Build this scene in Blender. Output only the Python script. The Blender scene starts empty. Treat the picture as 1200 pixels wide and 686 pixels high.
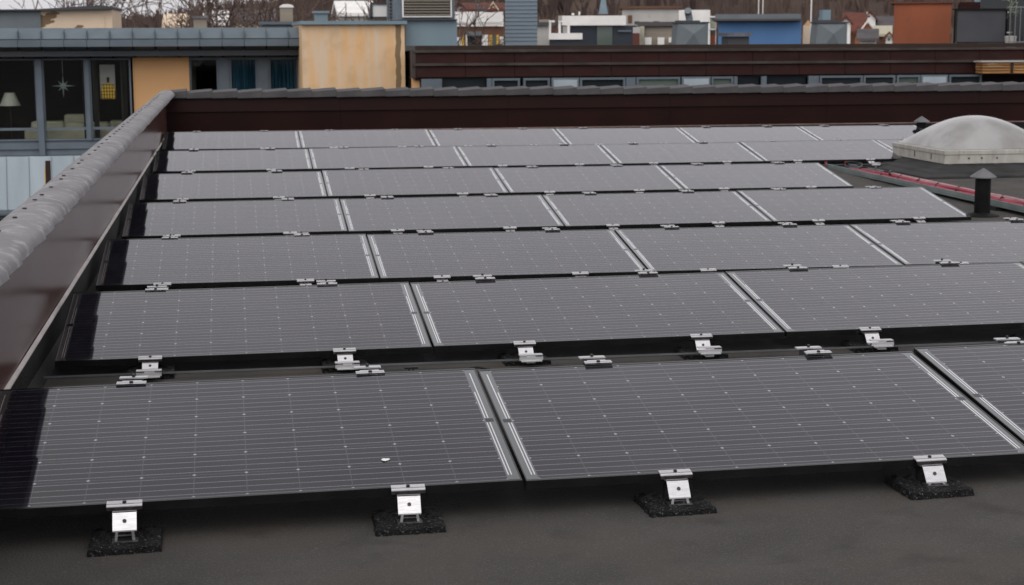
import bpy, bmesh, math, random
from mathutils import Vector, Matrix, noise as mnoise

S = bpy.context.scene
COL = S.collection
R = math.radians

# ------------------------------------------------------------------ camera
FPX, CAMZ = 1925.35, 1.44422                       # focal length in px of a 1200 px wide frame
CR = Vector((0.98584, -0.16762, -0.00362))
CU = Vector((0.02953, 0.15235, 0.98789))
CW = Vector((0.16504, 0.97401, -0.15514))
CP = Vector((0, 0, CAMZ))
cd = bpy.data.cameras.new('camera')
cam = bpy.data.objects.new('camera', cd)
COL.objects.link(cam)
m = Matrix((CR, CU, -CW)).transposed().to_4x4()
m.translation = CP
cam.matrix_world = m
cd.sensor_width = 36
cd.lens = FPX / 1200 * 36
cd.clip_start = 0.05
cd.clip_end = 5000
cd.dof.use_dof = True
cd.dof.focus_distance = 6.5
cd.dof.aperture_fstop = 8.5
S.camera = cam

# ------------------------------------------------------------------ sky and sun (overcast)
SUN_EL, SUN_AZ = R(45), R(205)
w = bpy.data.worlds.new('World')
S.world = w
w.use_nodes = True
nt = w.node_tree
N, L = nt.nodes, nt.links
N.clear()
out = N.new('ShaderNodeOutputWorld')
bg = N.new('ShaderNodeBackground')
sky = N.new('ShaderNodeTexSky')
sky.sky_type = 'NISHITA'
sky.sun_disc = False
sky.sun_elevation = SUN_EL
sky.sun_rotation = SUN_AZ
hs = N.new('ShaderNodeHueSaturation')
hs.inputs['Saturation'].default_value = 0.18
tc = N.new('ShaderNodeTexCoord')
sep = N.new('ShaderNodeSeparateXYZ')
mr = N.new('ShaderNodeValToRGB')                   # overcast cloud deck: bright low band, a heavier bank above it, bright again overhead
cr_ = mr.color_ramp
cr_.interpolation = 'B_SPLINE'
for p_, v_ in ((0.2, 0.72), (0.38, 0.76), (0.56, 0.36), (0.75, 0.36)):
    e_ = cr_.elements.new(p_); e_.color = (v_, v_, v_, 1)
cr_.elements[0].color = (0.58, 0.58, 0.58, 1)
cr_.elements[-1].color = (0.80, 0.80, 0.80, 1)
dirm = N.new('ShaderNodeMath'); dirm.operation = 'MULTIPLY_ADD'    # the deck is thinner (brighter) behind the camera
dirm.inputs[1].default_value = -8.0
dirm.inputs[2].default_value = 20.0
mul0 = N.new('ShaderNodeMath'); mul0.operation = 'MULTIPLY'
nz = N.new('ShaderNodeTexNoise')
nz.inputs['Scale'].default_value = 2.4
nz.inputs['Detail'].default_value = 5
nm = N.new('ShaderNodeMapRange')
nm.inputs['To Min'].default_value = 0.86
nm.inputs['To Max'].default_value = 1.14
mul = N.new('ShaderNodeMath'); mul.operation = 'MULTIPLY'
rgb = N.new('ShaderNodeVectorMath'); rgb.operation = 'SCALE'
rgb.inputs[0].default_value = (1.0, 0.972, 1.02)
mix = N.new('ShaderNodeMix'); mix.data_type = 'RGBA'
mix.inputs['Factor'].default_value = 0.88
L.new(tc.outputs['Generated'], sep.inputs[0])
L.new(sep.outputs['Z'], mr.inputs['Fac'])
L.new(sep.outputs['Y'], dirm.inputs[0])
L.new(dirm.outputs[0], mul0.inputs[1]); L.new(mr.outputs[0], mul0.inputs[0])
L.new(tc.outputs['Generated'], nz.inputs['Vector'])
L.new(nz.outputs['Fac'], nm.inputs['Value'])
L.new(mul0.outputs[0], mul.inputs[0]); L.new(nm.outputs[0], mul.inputs[1])
L.new(mul.outputs[0], rgb.inputs['Scale'])
L.new(sky.outputs[0], hs.inputs['Color'])
L.new(hs.outputs[0], mix.inputs[6]); L.new(rgb.outputs[0], mix.inputs[7])
L.new(mix.outputs[2], bg.inputs['Color'])
bg.inputs['Strength'].default_value = 0.1
L.new(bg.outputs[0], out.inputs['Surface'])

sd = bpy.data.lights.new('sun', 'SUN')
sd.energy = 1.1
sd.angle = R(40)
sd.color = (1.0, 0.96, 0.9)
sun = bpy.data.objects.new('sun', sd)
COL.objects.link(sun)
# light comes from behind and to the left of the camera
sdir = Vector((math.sin(SUN_AZ) * math.cos(SUN_EL), math.cos(SUN_AZ) * math.cos(SUN_EL), math.sin(SUN_EL)))
sun.rotation_euler = sdir.to_track_quat('Z', 'Y').to_euler()

S.view_settings.view_transform = 'Standard'
S.view_settings.look = 'None'
S.view_settings.exposure = 0.0
S.view_settings.gamma = 1.0
S.view_settings.use_curve_mapping = False
S.cycles.use_denoising = True
S.cycles.max_bounces = 8
S.cycles.transparent_max_bounces = 12
S.cycles.caustics_reflective = False
S.cycles.caustics_refractive = False

# ------------------------------------------------------------------ helpers
rnd = random.Random(4)


def at(x, y, Y):
    """world point on the plane at distance Y seen at photo pixel x, y"""
    d = CW + CR * ((x - 600) / FPX) - CU * ((y - 343) / FPX)
    return CP + d * (Y / d.y)


def px(P):
    d = Vector(P) - CP
    z = d.dot(CW)
    return 600 + FPX * d.dot(CR) / z, 343 - FPX * d.dot(CU) / z


class MB:
    def __init__(s):
        s.v, s.f = [], []

    def add(s, vs, fs):
        n = len(s.v)
        s.v += [tuple(v) for v in vs]
        s.f += [tuple(i + n for i in f) for f in fs]
        return s

    def box(s, x0, x1, y0, y1, z0, z1, mat=None):
        vs = [Vector(p) for p in ((x0, y0, z0), (x1, y0, z0), (x1, y1, z0), (x0, y1, z0),
                                  (x0, y0, z1), (x1, y0, z1), (x1, y1, z1), (x0, y1, z1))]
        if mat:
            vs = [mat @ v for v in vs]
        return s.add(vs, [(3, 2, 1, 0), (4, 5, 6, 7), (0, 1, 5, 4), (1, 2, 6, 5), (2, 3, 7, 6), (3, 0, 4, 7)])

    def prism(s, poly, a0, a1, axis='x'):
        """closed polygon of 2D points extruded along an axis (x: poly is y,z; y: x,z; z: x,y)"""
        def p(q, a):
            return {'x': (a, q[0], q[1]), 'y': (q[0], a, q[1]), 'z': (q[0], q[1], a)}[axis]
        n = len(poly)
        vs = [p(q, a0) for q in poly] + [p(q, a1) for q in poly]
        fs = [tuple(range(n))[::-1], tuple(range(n, 2 * n))]
        fs += [(i, (i + 1) % n, n + (i + 1) % n, n + i) for i in range(n)]
        return s.add(vs, fs)

    def tube(s, pts, r, n=6, caps=True):
        pts = [Vector(p) for p in pts]
        rs = r if isinstance(r, (list, tuple)) else [r] * len(pts)
        rings = []
        t0 = (pts[1] - pts[0]).normalized()
        ref = Vector((0, 0, 1)) if abs(t0.z) < 0.9 else Vector((1, 0, 0))
        a = t0.cross(ref).normalized()
        for i, p in enumerate(pts):
            t = (pts[min(i + 1, len(pts) - 1)] - pts[max(i - 1, 0)])
            if t.length < 1e-9:
                t = t0
            t.normalize()
            a = (a - t * a.dot(t)).normalized()
            b = t.cross(a)
            rings.append([p + (a * math.cos(2 * math.pi * k / n) + b * math.sin(2 * math.pi * k / n)) * rs[i] for k in range(n)])
        vs = [v for rg in rings for v in rg]
        fs = []
        for i in range(len(pts) - 1):
            for k in range(n):
                fs.append((i * n + k, i * n + (k + 1) % n, (i + 1) * n + (k + 1) % n, (i + 1) * n + k))
        if caps:
            fs.append(tuple(range(n))[::-1])
            fs.append(tuple(range((len(pts) - 1) * n, len(pts) * n)))
        return s.add(vs, fs)

    def lathe(s, prof, c=(0, 0, 0), n=24):
        vs, fs = [], []
        for (r, z) in prof:
            for k in range(n):
                a = 2 * math.pi * k / n
                vs.append((c[0] + r * math.cos(a), c[1] + r * math.sin(a), c[2] + z))
        for i in range(len(prof) - 1):
            for k in range(n):
                fs.append((i * n + k, i * n + (k + 1) % n, (i + 1) * n + (k + 1) % n, (i + 1) * n + k))
        fs.append(tuple(range(n))[::-1])
        fs.append(tuple(range((len(prof) - 1) * n, len(prof) * n)))
        return s.add(vs, fs)

    def build(s, name, mat, parent=None, smooth=False, bevel=0, loc=None, fixn=True):
        me = bpy.data.meshes.new(name)
        me.from_pydata(s.v, [], s.f)
        if fixn:
            b = bmesh.new(); b.from_mesh(me)
            bmesh.ops.recalc_face_normals(b, faces=b.faces)
            b.to_mesh(me); b.free()
        if smooth:
            me.polygons.foreach_set('use_smooth', [True] * len(me.polygons))
        me.materials.append(mat)
        o = bpy.data.objects.new(name, me)
        COL.objects.link(o)
        if parent:
            o.parent = parent
        if loc:
            o.location = loc
        if bevel:
            md = o.modifiers.new('bevel', 'BEVEL')
            md.width = bevel; md.segments = 2; md.limit_method = 'ANGLE'
        return o


def empty(name, loc=(0, 0, 0), label=None, cat=None, group=None):
    o = bpy.data.objects.new(name, None)
    COL.objects.link(o)
    o.location = loc
    o.empty_display_size = 0.1
    tag(o, label, cat, group)
    return o


def tag(o, label=None, cat=None, group=None, kind=None):
    if label: o['label'] = label
    if cat: o['category'] = cat
    if group: o['group'] = group
    if kind: o['kind'] = kind
    return o


def copy_tree(o, parent=None):
    c = o.copy()
    COL.objects.link(c)
    if parent:
        c.parent = parent
    for ch in list(o.children):
        copy_tree(ch, c)
    return c


# ------------------------------------------------------------------ materials
def new_mat(name):
    mt = bpy.data.materials.new(name)
    mt.use_nodes = True
    return mt, mt.node_tree.nodes, mt.node_tree.links, mt.node_tree.nodes['Principled BSDF']


def mat(name, c1, c2=None, scale=3.0, rough=0.6, metal=0.0, bump=0.0, bscale=None, stretch=(1, 1, 1), spec=0.22,
        detail=6, lo=0.35, hi=0.65, rvar=0.0, c3=None, c3scale=20, c3lo=0.6, c3hi=0.75):
    mt, N, L, b = new_mat(name)
    b.inputs['Roughness'].default_value = rough
    b.inputs['Metallic'].default_value = metal
    b.inputs['Specular IOR Level'].default_value = spec
    if c2 is None:
        c2 = tuple(x * 0.8 for x in c1)
    t = N.new('ShaderNodeTexCoord')
    mp = N.new('ShaderNodeMapping'); mp.inputs['Scale'].default_value = stretch
    L.new(t.outputs['Object'], mp.inputs[0])
    n = N.new('ShaderNodeTexNoise'); n.inputs['Scale'].default_value = scale; n.inputs['Detail'].default_value = detail
    L.new(mp.outputs[0], n.inputs['Vector'])
    mrn = N.new('ShaderNodeMapRange'); mrn.inputs['From Min'].default_value = lo; mrn.inputs['From Max'].default_value = hi
    L.new(n.outputs['Fac'], mrn.inputs['Value'])
    mx = N.new('ShaderNodeMix'); mx.data_type = 'RGBA'
    mx.inputs[6].default_value = (*c1, 1); mx.inputs[7].default_value = (*c2, 1)
    L.new(mrn.outputs[0], mx.inputs[0])
    col = mx.outputs[2]
    if c3:
        n3 = N.new('ShaderNodeTexNoise'); n3.inputs['Scale'].default_value = c3scale; n3.inputs['Detail'].default_value = 4
        L.new(mp.outputs[0], n3.inputs['Vector'])
        m3 = N.new('ShaderNodeMapRange'); m3.inputs['From Min'].default_value = c3lo; m3.inputs['From Max'].default_value = c3hi
        L.new(n3.outputs['Fac'], m3.inputs['Value'])
        x3 = N.new('ShaderNodeMix'); x3.data_type = 'RGBA'
        L.new(m3.outputs[0], x3.inputs[0]); L.new(col, x3.inputs[6]); x3.inputs[7].default_value = (*c3, 1)
        col = x3.outputs[2]
    L.new(col, b.inputs['Base Color'])
    if rvar:
        rr = N.new('ShaderNodeMapRange'); rr.inputs['To Min'].default_value = rough - rvar; rr.inputs['To Max'].default_value = rough + rvar
        L.new(n.outputs['Fac'], rr.inputs['Value']); L.new(rr.outputs[0], b.inputs['Roughness'])
    if bump:
        nb = N.new('ShaderNodeTexNoise'); nb.inputs['Scale'].default_value = bscale or scale * 6; nb.inputs['Detail'].default_value = 4
        L.new(mp.outputs[0], nb.inputs['Vector'])
        bp = N.new('ShaderNodeBump'); bp.inputs['Strength'].default_value = bump; bp.inputs['Distance'].default_value = 0.01
        L.new(nb.outputs['Fac'], bp.inputs['Height']); L.new(bp.outputs[0], b.inputs['Normal'])
    return mt


def add_grit(mt, scale, lo, hi, colr):
    N, L = mt.node_tree.nodes, mt.node_tree.links
    b = N['Principled BSDF']
    src = b.inputs['Base Color'].links[0].from_socket
    t = N.new('ShaderNodeTexCoord')
    n = N.new('ShaderNodeTexNoise'); n.inputs['Scale'].default_value = scale; n.inputs['Detail'].default_value = 2
    L.new(t.outputs['Object'], n.inputs['Vector'])
    r = N.new('ShaderNodeMapRange'); r.inputs['From Min'].default_value = lo; r.inputs['From Max'].default_value = hi
    L.new(n.outputs['Fac'], r.inputs['Value'])
    x = N.new('ShaderNodeMix'); x.data_type = 'RGBA'
    L.new(r.outputs[0], x.inputs[0]); L.new(src, x.inputs[6]); x.inputs[7].default_value = (*colr, 1)
    L.new(x.outputs[2], b.inputs['Base Color'])


class NG:
    """tiny expression helper for math nodes"""
    def __init__(s, mt):
        s.N, s.L = mt.node_tree.nodes, mt.node_tree.links

    def m(s, op, a, b=None, c=None):
        n = s.N.new('ShaderNodeMath'); n.operation = op
        for i, q in enumerate((a, b, c)):
            if q is None: continue
            if isinstance(q, (int, float)): n.inputs[i].default_value = q
            else: s.L.new(q, n.inputs[i])
        return n.outputs[0]

    def mixc(s, f, a, b):
        n = s.N.new('ShaderNodeMix'); n.data_type = 'RGBA'
        for i, q in ((0, f), (6, a), (7, b)):
            if isinstance(q, tuple): n.inputs[i].default_value = (*q, 1)
            elif isinstance(q, (int, float)): n.inputs[i].default_value = q
            else: s.L.new(q, n.inputs[i])
        return n.outputs[2]

    def between(s, v, a, b):
        return s.m('MULTIPLY', s.m('GREATER_THAN', v, a), s.m('LESS_THAN', v, b))


PW, PD, GAP, TILT, PITCH = 1.699, 1.02, 0.011, 0.1514, 2.6374


def panel_material():
    mt, N, L, b = new_mat('solar glass')
    g = NG(mt)
    t = N.new('ShaderNodeTexCoord'); sp = N.new('ShaderNodeSeparateXYZ')
    L.new(t.outputs['Object'], sp.inputs[0])
    X, Y = sp.outputs['X'], sp.outputs['Y']
    mx_, my_ = 0.043, 0.017
    cw, ch = (PW - 2 * mx_) / 10, (PD - 2 * my_) / 6
    u = g.m('DIVIDE', g.m('SUBTRACT', X, mx_), cw)
    v = g.m('DIVIDE', g.m('SUBTRACT', Y, my_), ch)
    inside = g.m('MULTIPLY', g.between(u, 0, 10), g.between(v, 0, 6))
    fu = g.m('SUBTRACT', 0.5, g.m('ABSOLUTE', g.m('SUBTRACT', g.m('FRACT', u), 0.5)))     # 0 at a cell edge
    fv = g.m('SUBTRACT', 0.5, g.m('ABSOLUTE', g.m('SUBTRACT', g.m('FRACT', v), 0.5)))
    gapu = g.m('LESS_THAN', fu, 0.0012 / cw)
    gapv = g.m('LESS_THAN', fv, 0.0010 / ch)
    dia = g.m('LESS_THAN', g.m('ADD', fu, fv), 0.042)
    bus = g.m('LESS_THAN', g.m('ABSOLUTE', g.m('SUBTRACT', g.m('FRACT', g.m('MULTIPLY', v, 4.0)), 0.5)), 0.0014 / ch * 4)
    # thin silver fingers average out to a slightly lighter, streaky blue-black
    no = N.new('ShaderNodeTexNoise'); no.inputs['Scale'].default_value = 3.0; no.inputs['Detail'].default_value = 3
    oi = N.new('ShaderNodeObjectInfo')
    va = N.new('ShaderNodeVectorMath'); va.operation = 'ADD'
    L.new(t.outputs['Object'], va.inputs[0])
    cmb = N.new('ShaderNodeCombineXYZ')
    L.new(g.m('MULTIPLY', oi.outputs['Random'], 40.0), cmb.inputs[2])
    L.new(cmb.outputs[0], va.inputs[1]); L.new(va.outputs[0], no.inputs['Vector'])
    cell = g.mixc(no.outputs['Fac'], (0.0045, 0.004, 0.007), (0.009, 0.008, 0.013))
    # each cell differs a little
    wn = N.new('ShaderNodeTexWhiteNoise'); wn.noise_dimensions = '3D'
    c2 = N.new('ShaderNodeCombineXYZ')
    L.new(g.m('FLOOR', u), c2.inputs[0]); L.new(g.m('FLOOR', v), c2.inputs[1]); L.new(g.m('MULTIPLY', oi.outputs['Random'], 91.0), c2.inputs[2])
    L.new(c2.outputs[0], wn.inputs['Vector'])
    cell = g.mixc(g.m('MULTIPLY', wn.outputs['Value'], 0.35), cell, (0.011, 0.0105, 0.017))
    col = g.mixc(bus, cell, (0.36, 0.36, 0.39))
    col = g.mixc(gapv, col, (0.20, 0.20, 0.22))
    col = g.mixc(gapu, col, (0.14, 0.14, 0.155))
    col = g.mixc(dia, col, (0.5, 0.5, 0.52))
    back = (0.22, 0.235, 0.235)
    col = g.mixc(inside, back, col)
    # ribbons at the two short ends
    xm = g.m('MINIMUM', X, g.m('SUBTRACT', PW, X))
    hA = g.m('ADD', g.between(Y, 0.05, 0.49), g.between(Y, 0.53, 0.97))
    hB = g.m('ADD', g.between(Y, 0.05, 0.49), g.between(Y, 0.53, 0.78))
    rib = g.m('ADD', g.m('MULTIPLY', g.between(xm, 0.0240, 0.0278), hA), g.m('MULTIPLY', g.between(xm, 0.0340, 0.0378), hB))
    col = g.mixc(rib, col, (0.95, 0.95, 0.95))
    lab = g.m('MULTIPLY', g.between(xm, 0.010, 0.038), g.between(Y, 0.495, 0.525))
    col = g.mixc(lab, col, (0.05, 0.05, 0.055))
    # dust
    dn = N.new('ShaderNodeTexNoise'); dn.inputs['Scale'].default_value = 1.4; dn.inputs['Detail'].default_value = 8
    L.new(va.outputs[0], dn.inputs['Vector'])
    dm = N.new('ShaderNodeMapRange'); dm.inputs['From Min'].default_value = 0.45; dm.inputs['From Max'].default_value = 0.8
    dm.inputs['To Max'].default_value = 0.085
    L.new(dn.outputs['Fac'], dm.inputs['Value'])
    edge = N.new('ShaderNodeMapRange')                 # dirt collects above the lower frame edge
    edge.inputs['From Min'].default_value = 0.0; edge.inputs['From Max'].default_value = 0.10
    edge.inputs['To Min'].default_value = 0.12; edge.inputs['To Max'].default_value = 0.0
    L.new(Y, edge.inputs['Value'])
    dust = g.m('ADD', dm.outputs[0], g.m('MULTIPLY', edge.outputs[0], dn.outputs['Fac']))
    col = g.mixc(dust, col, (0.13, 0.125, 0.12))
    L.new(col, b.inputs['Base Color'])
    met = g.m('MINIMUM', 1.0, g.m('ADD', g.m('ADD', bus, gapv), g.m('ADD', g.m('ADD', gapu, dia), g.m('ADD', rib, g.m('SUBTRACT', 1.0, inside)))))
    L.new(g.m('MULTIPLY', met, 0.85), b.inputs['Metallic'])
    rr = N.new('ShaderNodeMapRange'); rr.inputs['To Min'].default_value = 0.025; rr.inputs['To Max'].default_value = 0.06
    L.new(dn.outputs['Fac'], rr.inputs['Value']); L.new(rr.outputs[0], b.inputs['Roughness'])
    b.inputs['IOR'].default_value = 1.5
    return mt


M = {}
M['panel'] = panel_material()
M['frame'] = mat('black anodised frame', (0.005, 0.005, 0.0055), (0.009, 0.009, 0.0095), 8, rough=0.16, metal=0.0, spec=0.6)
M['rail'] = mat('dark galvanised rail', (0.15, 0.155, 0.16), (0.10, 0.105, 0.11), 6, rough=0.4, metal=0.4)
M['alu'] = mat('bright aluminium', (0.62, 0.62, 0.62), (0.50, 0.50, 0.51), 30, rough=0.36, metal=0.6, bump=0.08, bscale=300, stretch=(1, 8, 8))
M['steel'] = mat('dull steel', (0.22, 0.22, 0.22), (0.15, 0.15, 0.155), 40, rough=0.4, metal=0.9)
M['hole'] = mat('dark bolt', (0.03, 0.028, 0.03), (0.07, 0.065, 0.065), 60, rough=0.4, metal=0.7)
M['rubber'] = mat('rubber granulate', (0.003, 0.003, 0.003), (0.009, 0.009, 0.009), 90, rough=0.62, bump=1.0, bscale=140, c3=(0.16, 0.16, 0.165), c3scale=190, c3lo=0.60, c3hi=0.70, spec=0.15)
M['roof'] = mat('bitumen roof', (0.049, 0.0468, 0.0432), (0.068, 0.0648, 0.059), 2.2, rough=0.85, bump=0.8, bscale=130, detail=14, spec=0.15, lo=0.36, hi=0.66,
                c3=(0.062, 0.054, 0.048), c3scale=1.9, c3lo=0.5, c3hi=0.66)
add_grit(M['roof'], 170, 0.56, 0.80, (0.12, 0.116, 0.11))
add_grit(M['roof'], 5, 0.58, 0.85, (0.034, 0.032, 0.030))
M['upstand'] = mat('black bitumen upstand', (0.006, 0.006, 0.006), (0.013, 0.0125, 0.012), 4, rough=0.6, bump=0.5, bscale=60, spec=0.06)
M['curb'] = mat('bitumen curb', (0.016, 0.016, 0.017), (0.032, 0.0315, 0.031), 3, rough=0.75, bump=0.4, bscale=80, stretch=(1, 1, 3))
M['brown'] = mat('brown coated sheet', (0.058, 0.027, 0.023), (0.072, 0.034, 0.029), 2, rough=0.21, spec=0.30, bump=0.1, bscale=3, rvar=0.05)
M['brown_dull'] = mat('brown cladding sheet', (0.0115, 0.0039, 0.0033), (0.0155, 0.0052, 0.0044), 1.5, rough=0.5, spec=0.08, rvar=0.1)
M['coping'] = mat('weathered grey coping', (0.205, 0.202, 0.208), (0.155, 0.152, 0.158), 3.5, rough=0.75, bump=0.3, bscale=50, detail=10,
                  c3=(0.30, 0.295, 0.293), c3scale=12, c3lo=0.52, c3hi=0.72)
M['slate'] = mat('dark grey coping tile', (0.068, 0.066, 0.067), (0.045, 0.044, 0.045), 3, rough=0.65, bump=0.3, bscale=40)
M['strip'] = mat('termination strip', (0.46, 0.42, 0.40), (0.36, 0.32, 0.30), 6, rough=0.5, metal=0.2)
M['tan_strip'] = mat('brown drip strip', (0.20, 0.14, 0.12), (0.14, 0.09, 0.08), 6, rough=0.5)
M['dome'] = mat('weathered acrylic dome', (0.275, 0.272, 0.265), (0.205, 0.202, 0.196), 2.2, rough=0.26, detail=10, stretch=(1, 1, 0.4),
                c3=(0.155, 0.15, 0.138), c3scale=3.0, c3lo=0.46, c3hi=0.72, spec=0.4)
M['domeframe'] = mat('weathered frame', (0.37, 0.36, 0.325), (0.28, 0.27, 0.24), 5, rough=0.55, stretch=(2, 2, 0.6), c3=(0.24, 0.22, 0.19), c3scale=9, c3lo=0.58, c3hi=0.7)
M['blackpipe'] = mat('black pipe', (0.004, 0.004, 0.0045), (0.008, 0.008, 0.008), 8, rough=0.5, spec=0.08)
M['cap'] = mat('grey vent cap', (0.13, 0.13, 0.135), (0.09, 0.09, 0.095), 8, rough=0.6)
M['tray'] = mat('green grey tray', (0.20, 0.235, 0.23), (0.15, 0.18, 0.18), 5, rough=0.45, metal=0.3)
M['redcable'] = mat('red cable', (0.26, 0.035, 0.055), (0.19, 0.025, 0.038), 10, rough=0.5)
M['pinkcable'] = mat('faded pink cable', (0.34, 0.20, 0.205), (0.26, 0.15, 0.155), 10, rough=0.5)
M['blackcable'] = mat('black cable', (0.012, 0.012, 0.012), None, 10, rough=0.45)
M['white'] = mat('white paint', (0.72, 0.71, 0.68), (0.62, 0.61, 0.58), 1.2, rough=0.7)
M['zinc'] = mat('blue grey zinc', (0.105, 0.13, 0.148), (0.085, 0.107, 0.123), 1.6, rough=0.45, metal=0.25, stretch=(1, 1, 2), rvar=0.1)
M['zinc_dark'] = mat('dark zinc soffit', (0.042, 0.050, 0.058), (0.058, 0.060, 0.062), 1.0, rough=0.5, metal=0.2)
M['zinc_pale'] = mat('pale zinc cladding', (0.30, 0.35, 0.375), (0.24, 0.285, 0.31), 0.9, rough=0.45, metal=0.2, stretch=(2, 1, 0.35), rvar=0.1)
M['winframe'] = mat('blue grey window frame', (0.115, 0.142, 0.165), (0.095, 0.118, 0.138), 3, rough=0.5)
M['peach'] = mat('peach render', (0.56, 0.33, 0.155), (0.51, 0.295, 0.135), 0.8, rough=0.85, bump=0.2, bscale=60)
M['cream'] = mat('cream render', (0.62, 0.50, 0.37), (0.55, 0.43, 0.31), 1.5, rough=0.85, stretch=(1, 1, 0.5))
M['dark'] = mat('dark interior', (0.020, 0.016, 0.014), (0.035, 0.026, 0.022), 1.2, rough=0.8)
M['sofa'] = mat('cream upholstery', (0.40, 0.38, 0.29), (0.33, 0.31, 0.23), 5, rough=0.9, bump=0.2)
M['shade'] = mat('lamp shade', (0.55, 0.55, 0.46), None, 5, rough=0.9)
M['blue_curtain'] = mat('blue curtain', (0.012, 0.055, 0.095), (0.03, 0.10, 0.15), 3, rough=0.9, stretch=(6, 1, 0.3))
M['grey_curtain'] = mat('grey curtain', (0.22, 0.21, 0.18), (0.09, 0.085, 0.075), 3, rough=0.9, stretch=(6, 1, 0.3))
M['bluegrey'] = mat('blue grey sheet', (0.165, 0.225, 0.255), (0.135, 0.185, 0.215), 1.0, rough=0.6, stretch=(1, 1, 0.4))
M['shaft'] = mat('ribbed grey blue sheet', (0.155, 0.195, 0.23), (0.175, 0.215, 0.25), 14, rough=0.55, stretch=(0.2, 0.2, 3))
M['bluebox'] = mat('blue sheet', (0.075, 0.165, 0.32), (0.06, 0.135, 0.27), 0.8, rough=0.65, stretch=(1, 1, 0.5))
M['cowl'] = mat('grey cowl sheet', (0.135, 0.155, 0.165), (0.105, 0.122, 0.132), 1.4, rough=0.55, metal=0.1)
M['rust'] = mat('rust red sheet', (0.235, 0.072, 0.034), (0.185, 0.058, 0.028), 1.2, rough=0.75, stretch=(1, 1, 0.6), c3=(0.14, 0.055, 0.032), c3scale=4, c3lo=0.6, c3hi=0.8)
M['charcoal'] = mat('charcoal screen', (0.060, 0.060, 0.066), (0.050, 0.050, 0.056), 2, rough=0.6)
M['navy'] = mat('navy facade', (0.018, 0.024, 0.034), (0.03, 0.036, 0.045), 0.5, rough=0.4)
M['brownwall'] = mat('brown facade', (0.12, 0.065, 0.04), (0.10, 0.05, 0.033), 0.5, rough=0.8)
M['terrace'] = mat('terrace cladding', (0.024, 0.0062, 0.0044), (0.015, 0.0047, 0.0037), 0.9, rough=0.55, spec=0.1, stretch=(1, 1, 3), c3=(0.020, 0.010, 0.008), c3scale=3, c3lo=0.5, c3hi=0.7)
M['terrace_cap'] = mat('worn terrace rail', (0.055, 0.044, 0.039), (0.03, 0.022, 0.019), 2, rough=0.7)
M['wood'] = mat('amber planks', (0.36, 0.185, 0.065), (0.20, 0.10, 0.04), 2.2, rough=0.7, stretch=(0.6, 1, 9), c3=(0.5, 0.36, 0.2), c3scale=3, c3lo=0.62, c3hi=0.7)
M['darkwood'] = mat('dark brown wood', (0.03, 0.02, 0.015), None, 4, rough=0.8)
M['yellow'] = mat('yellow paint', (0.55, 0.33, 0.06), None, 4, rough=0.7)
M['concrete'] = mat('pale concrete', (0.40, 0.385, 0.36), (0.32, 0.31, 0.29), 0.7, rough=0.9, c3=(0.22, 0.21, 0.2), c3scale=1.5, c3lo=0.6, c3hi=0.75)
M['beige'] = mat('beige slats', (0.27, 0.235, 0.19), (0.20, 0.175, 0.14), 0.8, rough=0.8, stretch=(0.3, 1, 6))
M['redroof'] = mat('red tile roof', (0.12, 0.042, 0.030), (0.085, 0.034, 0.026), 0.6, rough=0.85)
M['greyroof'] = mat('grey tile roof', (0.09, 0.08, 0.08), (0.06, 0.055, 0.055), 0.6, rough=0.85)
M['orangewall'] = mat('orange timber wall', (0.30, 0.12, 0.05), None, 0.6, rough=0.8)
M['bark'] = mat('dark bark', (0.045, 0.034, 0.028), (0.075, 0.058, 0.048), 4, rough=0.9)
M['twig'] = mat('brown twigs', (0.070, 0.048, 0.040), (0.10, 0.07, 0.058), 2, rough=0.9)
M['needle'] = mat('pale green leaves', (0.22, 0.25, 0.17), (0.34, 0.36, 0.28), 6, rough=0.8)
M['ground'] = mat('street asphalt', (0.05, 0.05, 0.05), (0.07, 0.068, 0.064), 0.05, rough=0.9)
M['hill'] = mat('wooded hillside', (0.055, 0.040, 0.033), (0.085, 0.062, 0.048), 0.03, rough=1.0, bump=0.6, bscale=0.4, detail=10, spec=0.1,
                c3=(0.12, 0.075, 0.05), c3scale=0.012, c3lo=0.55, c3hi=0.7)
M['woods'] = mat('bare woodland', (0.060, 0.044, 0.039), (0.095, 0.068, 0.057), 0.02, rough=1.0, spec=0.1)


def glass_mat():
    mt, N, L, b = new_mat('window glass')
    tr = N.new('ShaderNodeBsdfTransparent'); tr.inputs['Color'].default_value = (0.93, 0.95, 0.94, 1)
    gl = N.new('ShaderNodeBsdfGlossy'); gl.inputs['Roughness'].default_value = 0.02
    fr = N.new('ShaderNodeFresnel'); fr.inputs['IOR'].default_value = 1.33
    mx = N.new('ShaderNodeMixShader')
    L.new(fr.outputs[0], mx.inputs[0]); L.new(tr.outputs[0], mx.inputs[1]); L.new(gl.outputs[0], mx.inputs[2])
    L.new(mx.outputs[0], N['Material Output'].inputs['Surface'])
    return mt


M['glass'] = glass_mat()
M['darkglass'] = mat('dark window glass', (0.014, 0.018, 0.020), (0.022, 0.026, 0.028), 0.5, rough=0.06)
M['greenglass'] = mat('greenish window glass', (0.10, 0.125, 0.11), (0.07, 0.09, 0.08), 0.5, rough=0.06)


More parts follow.
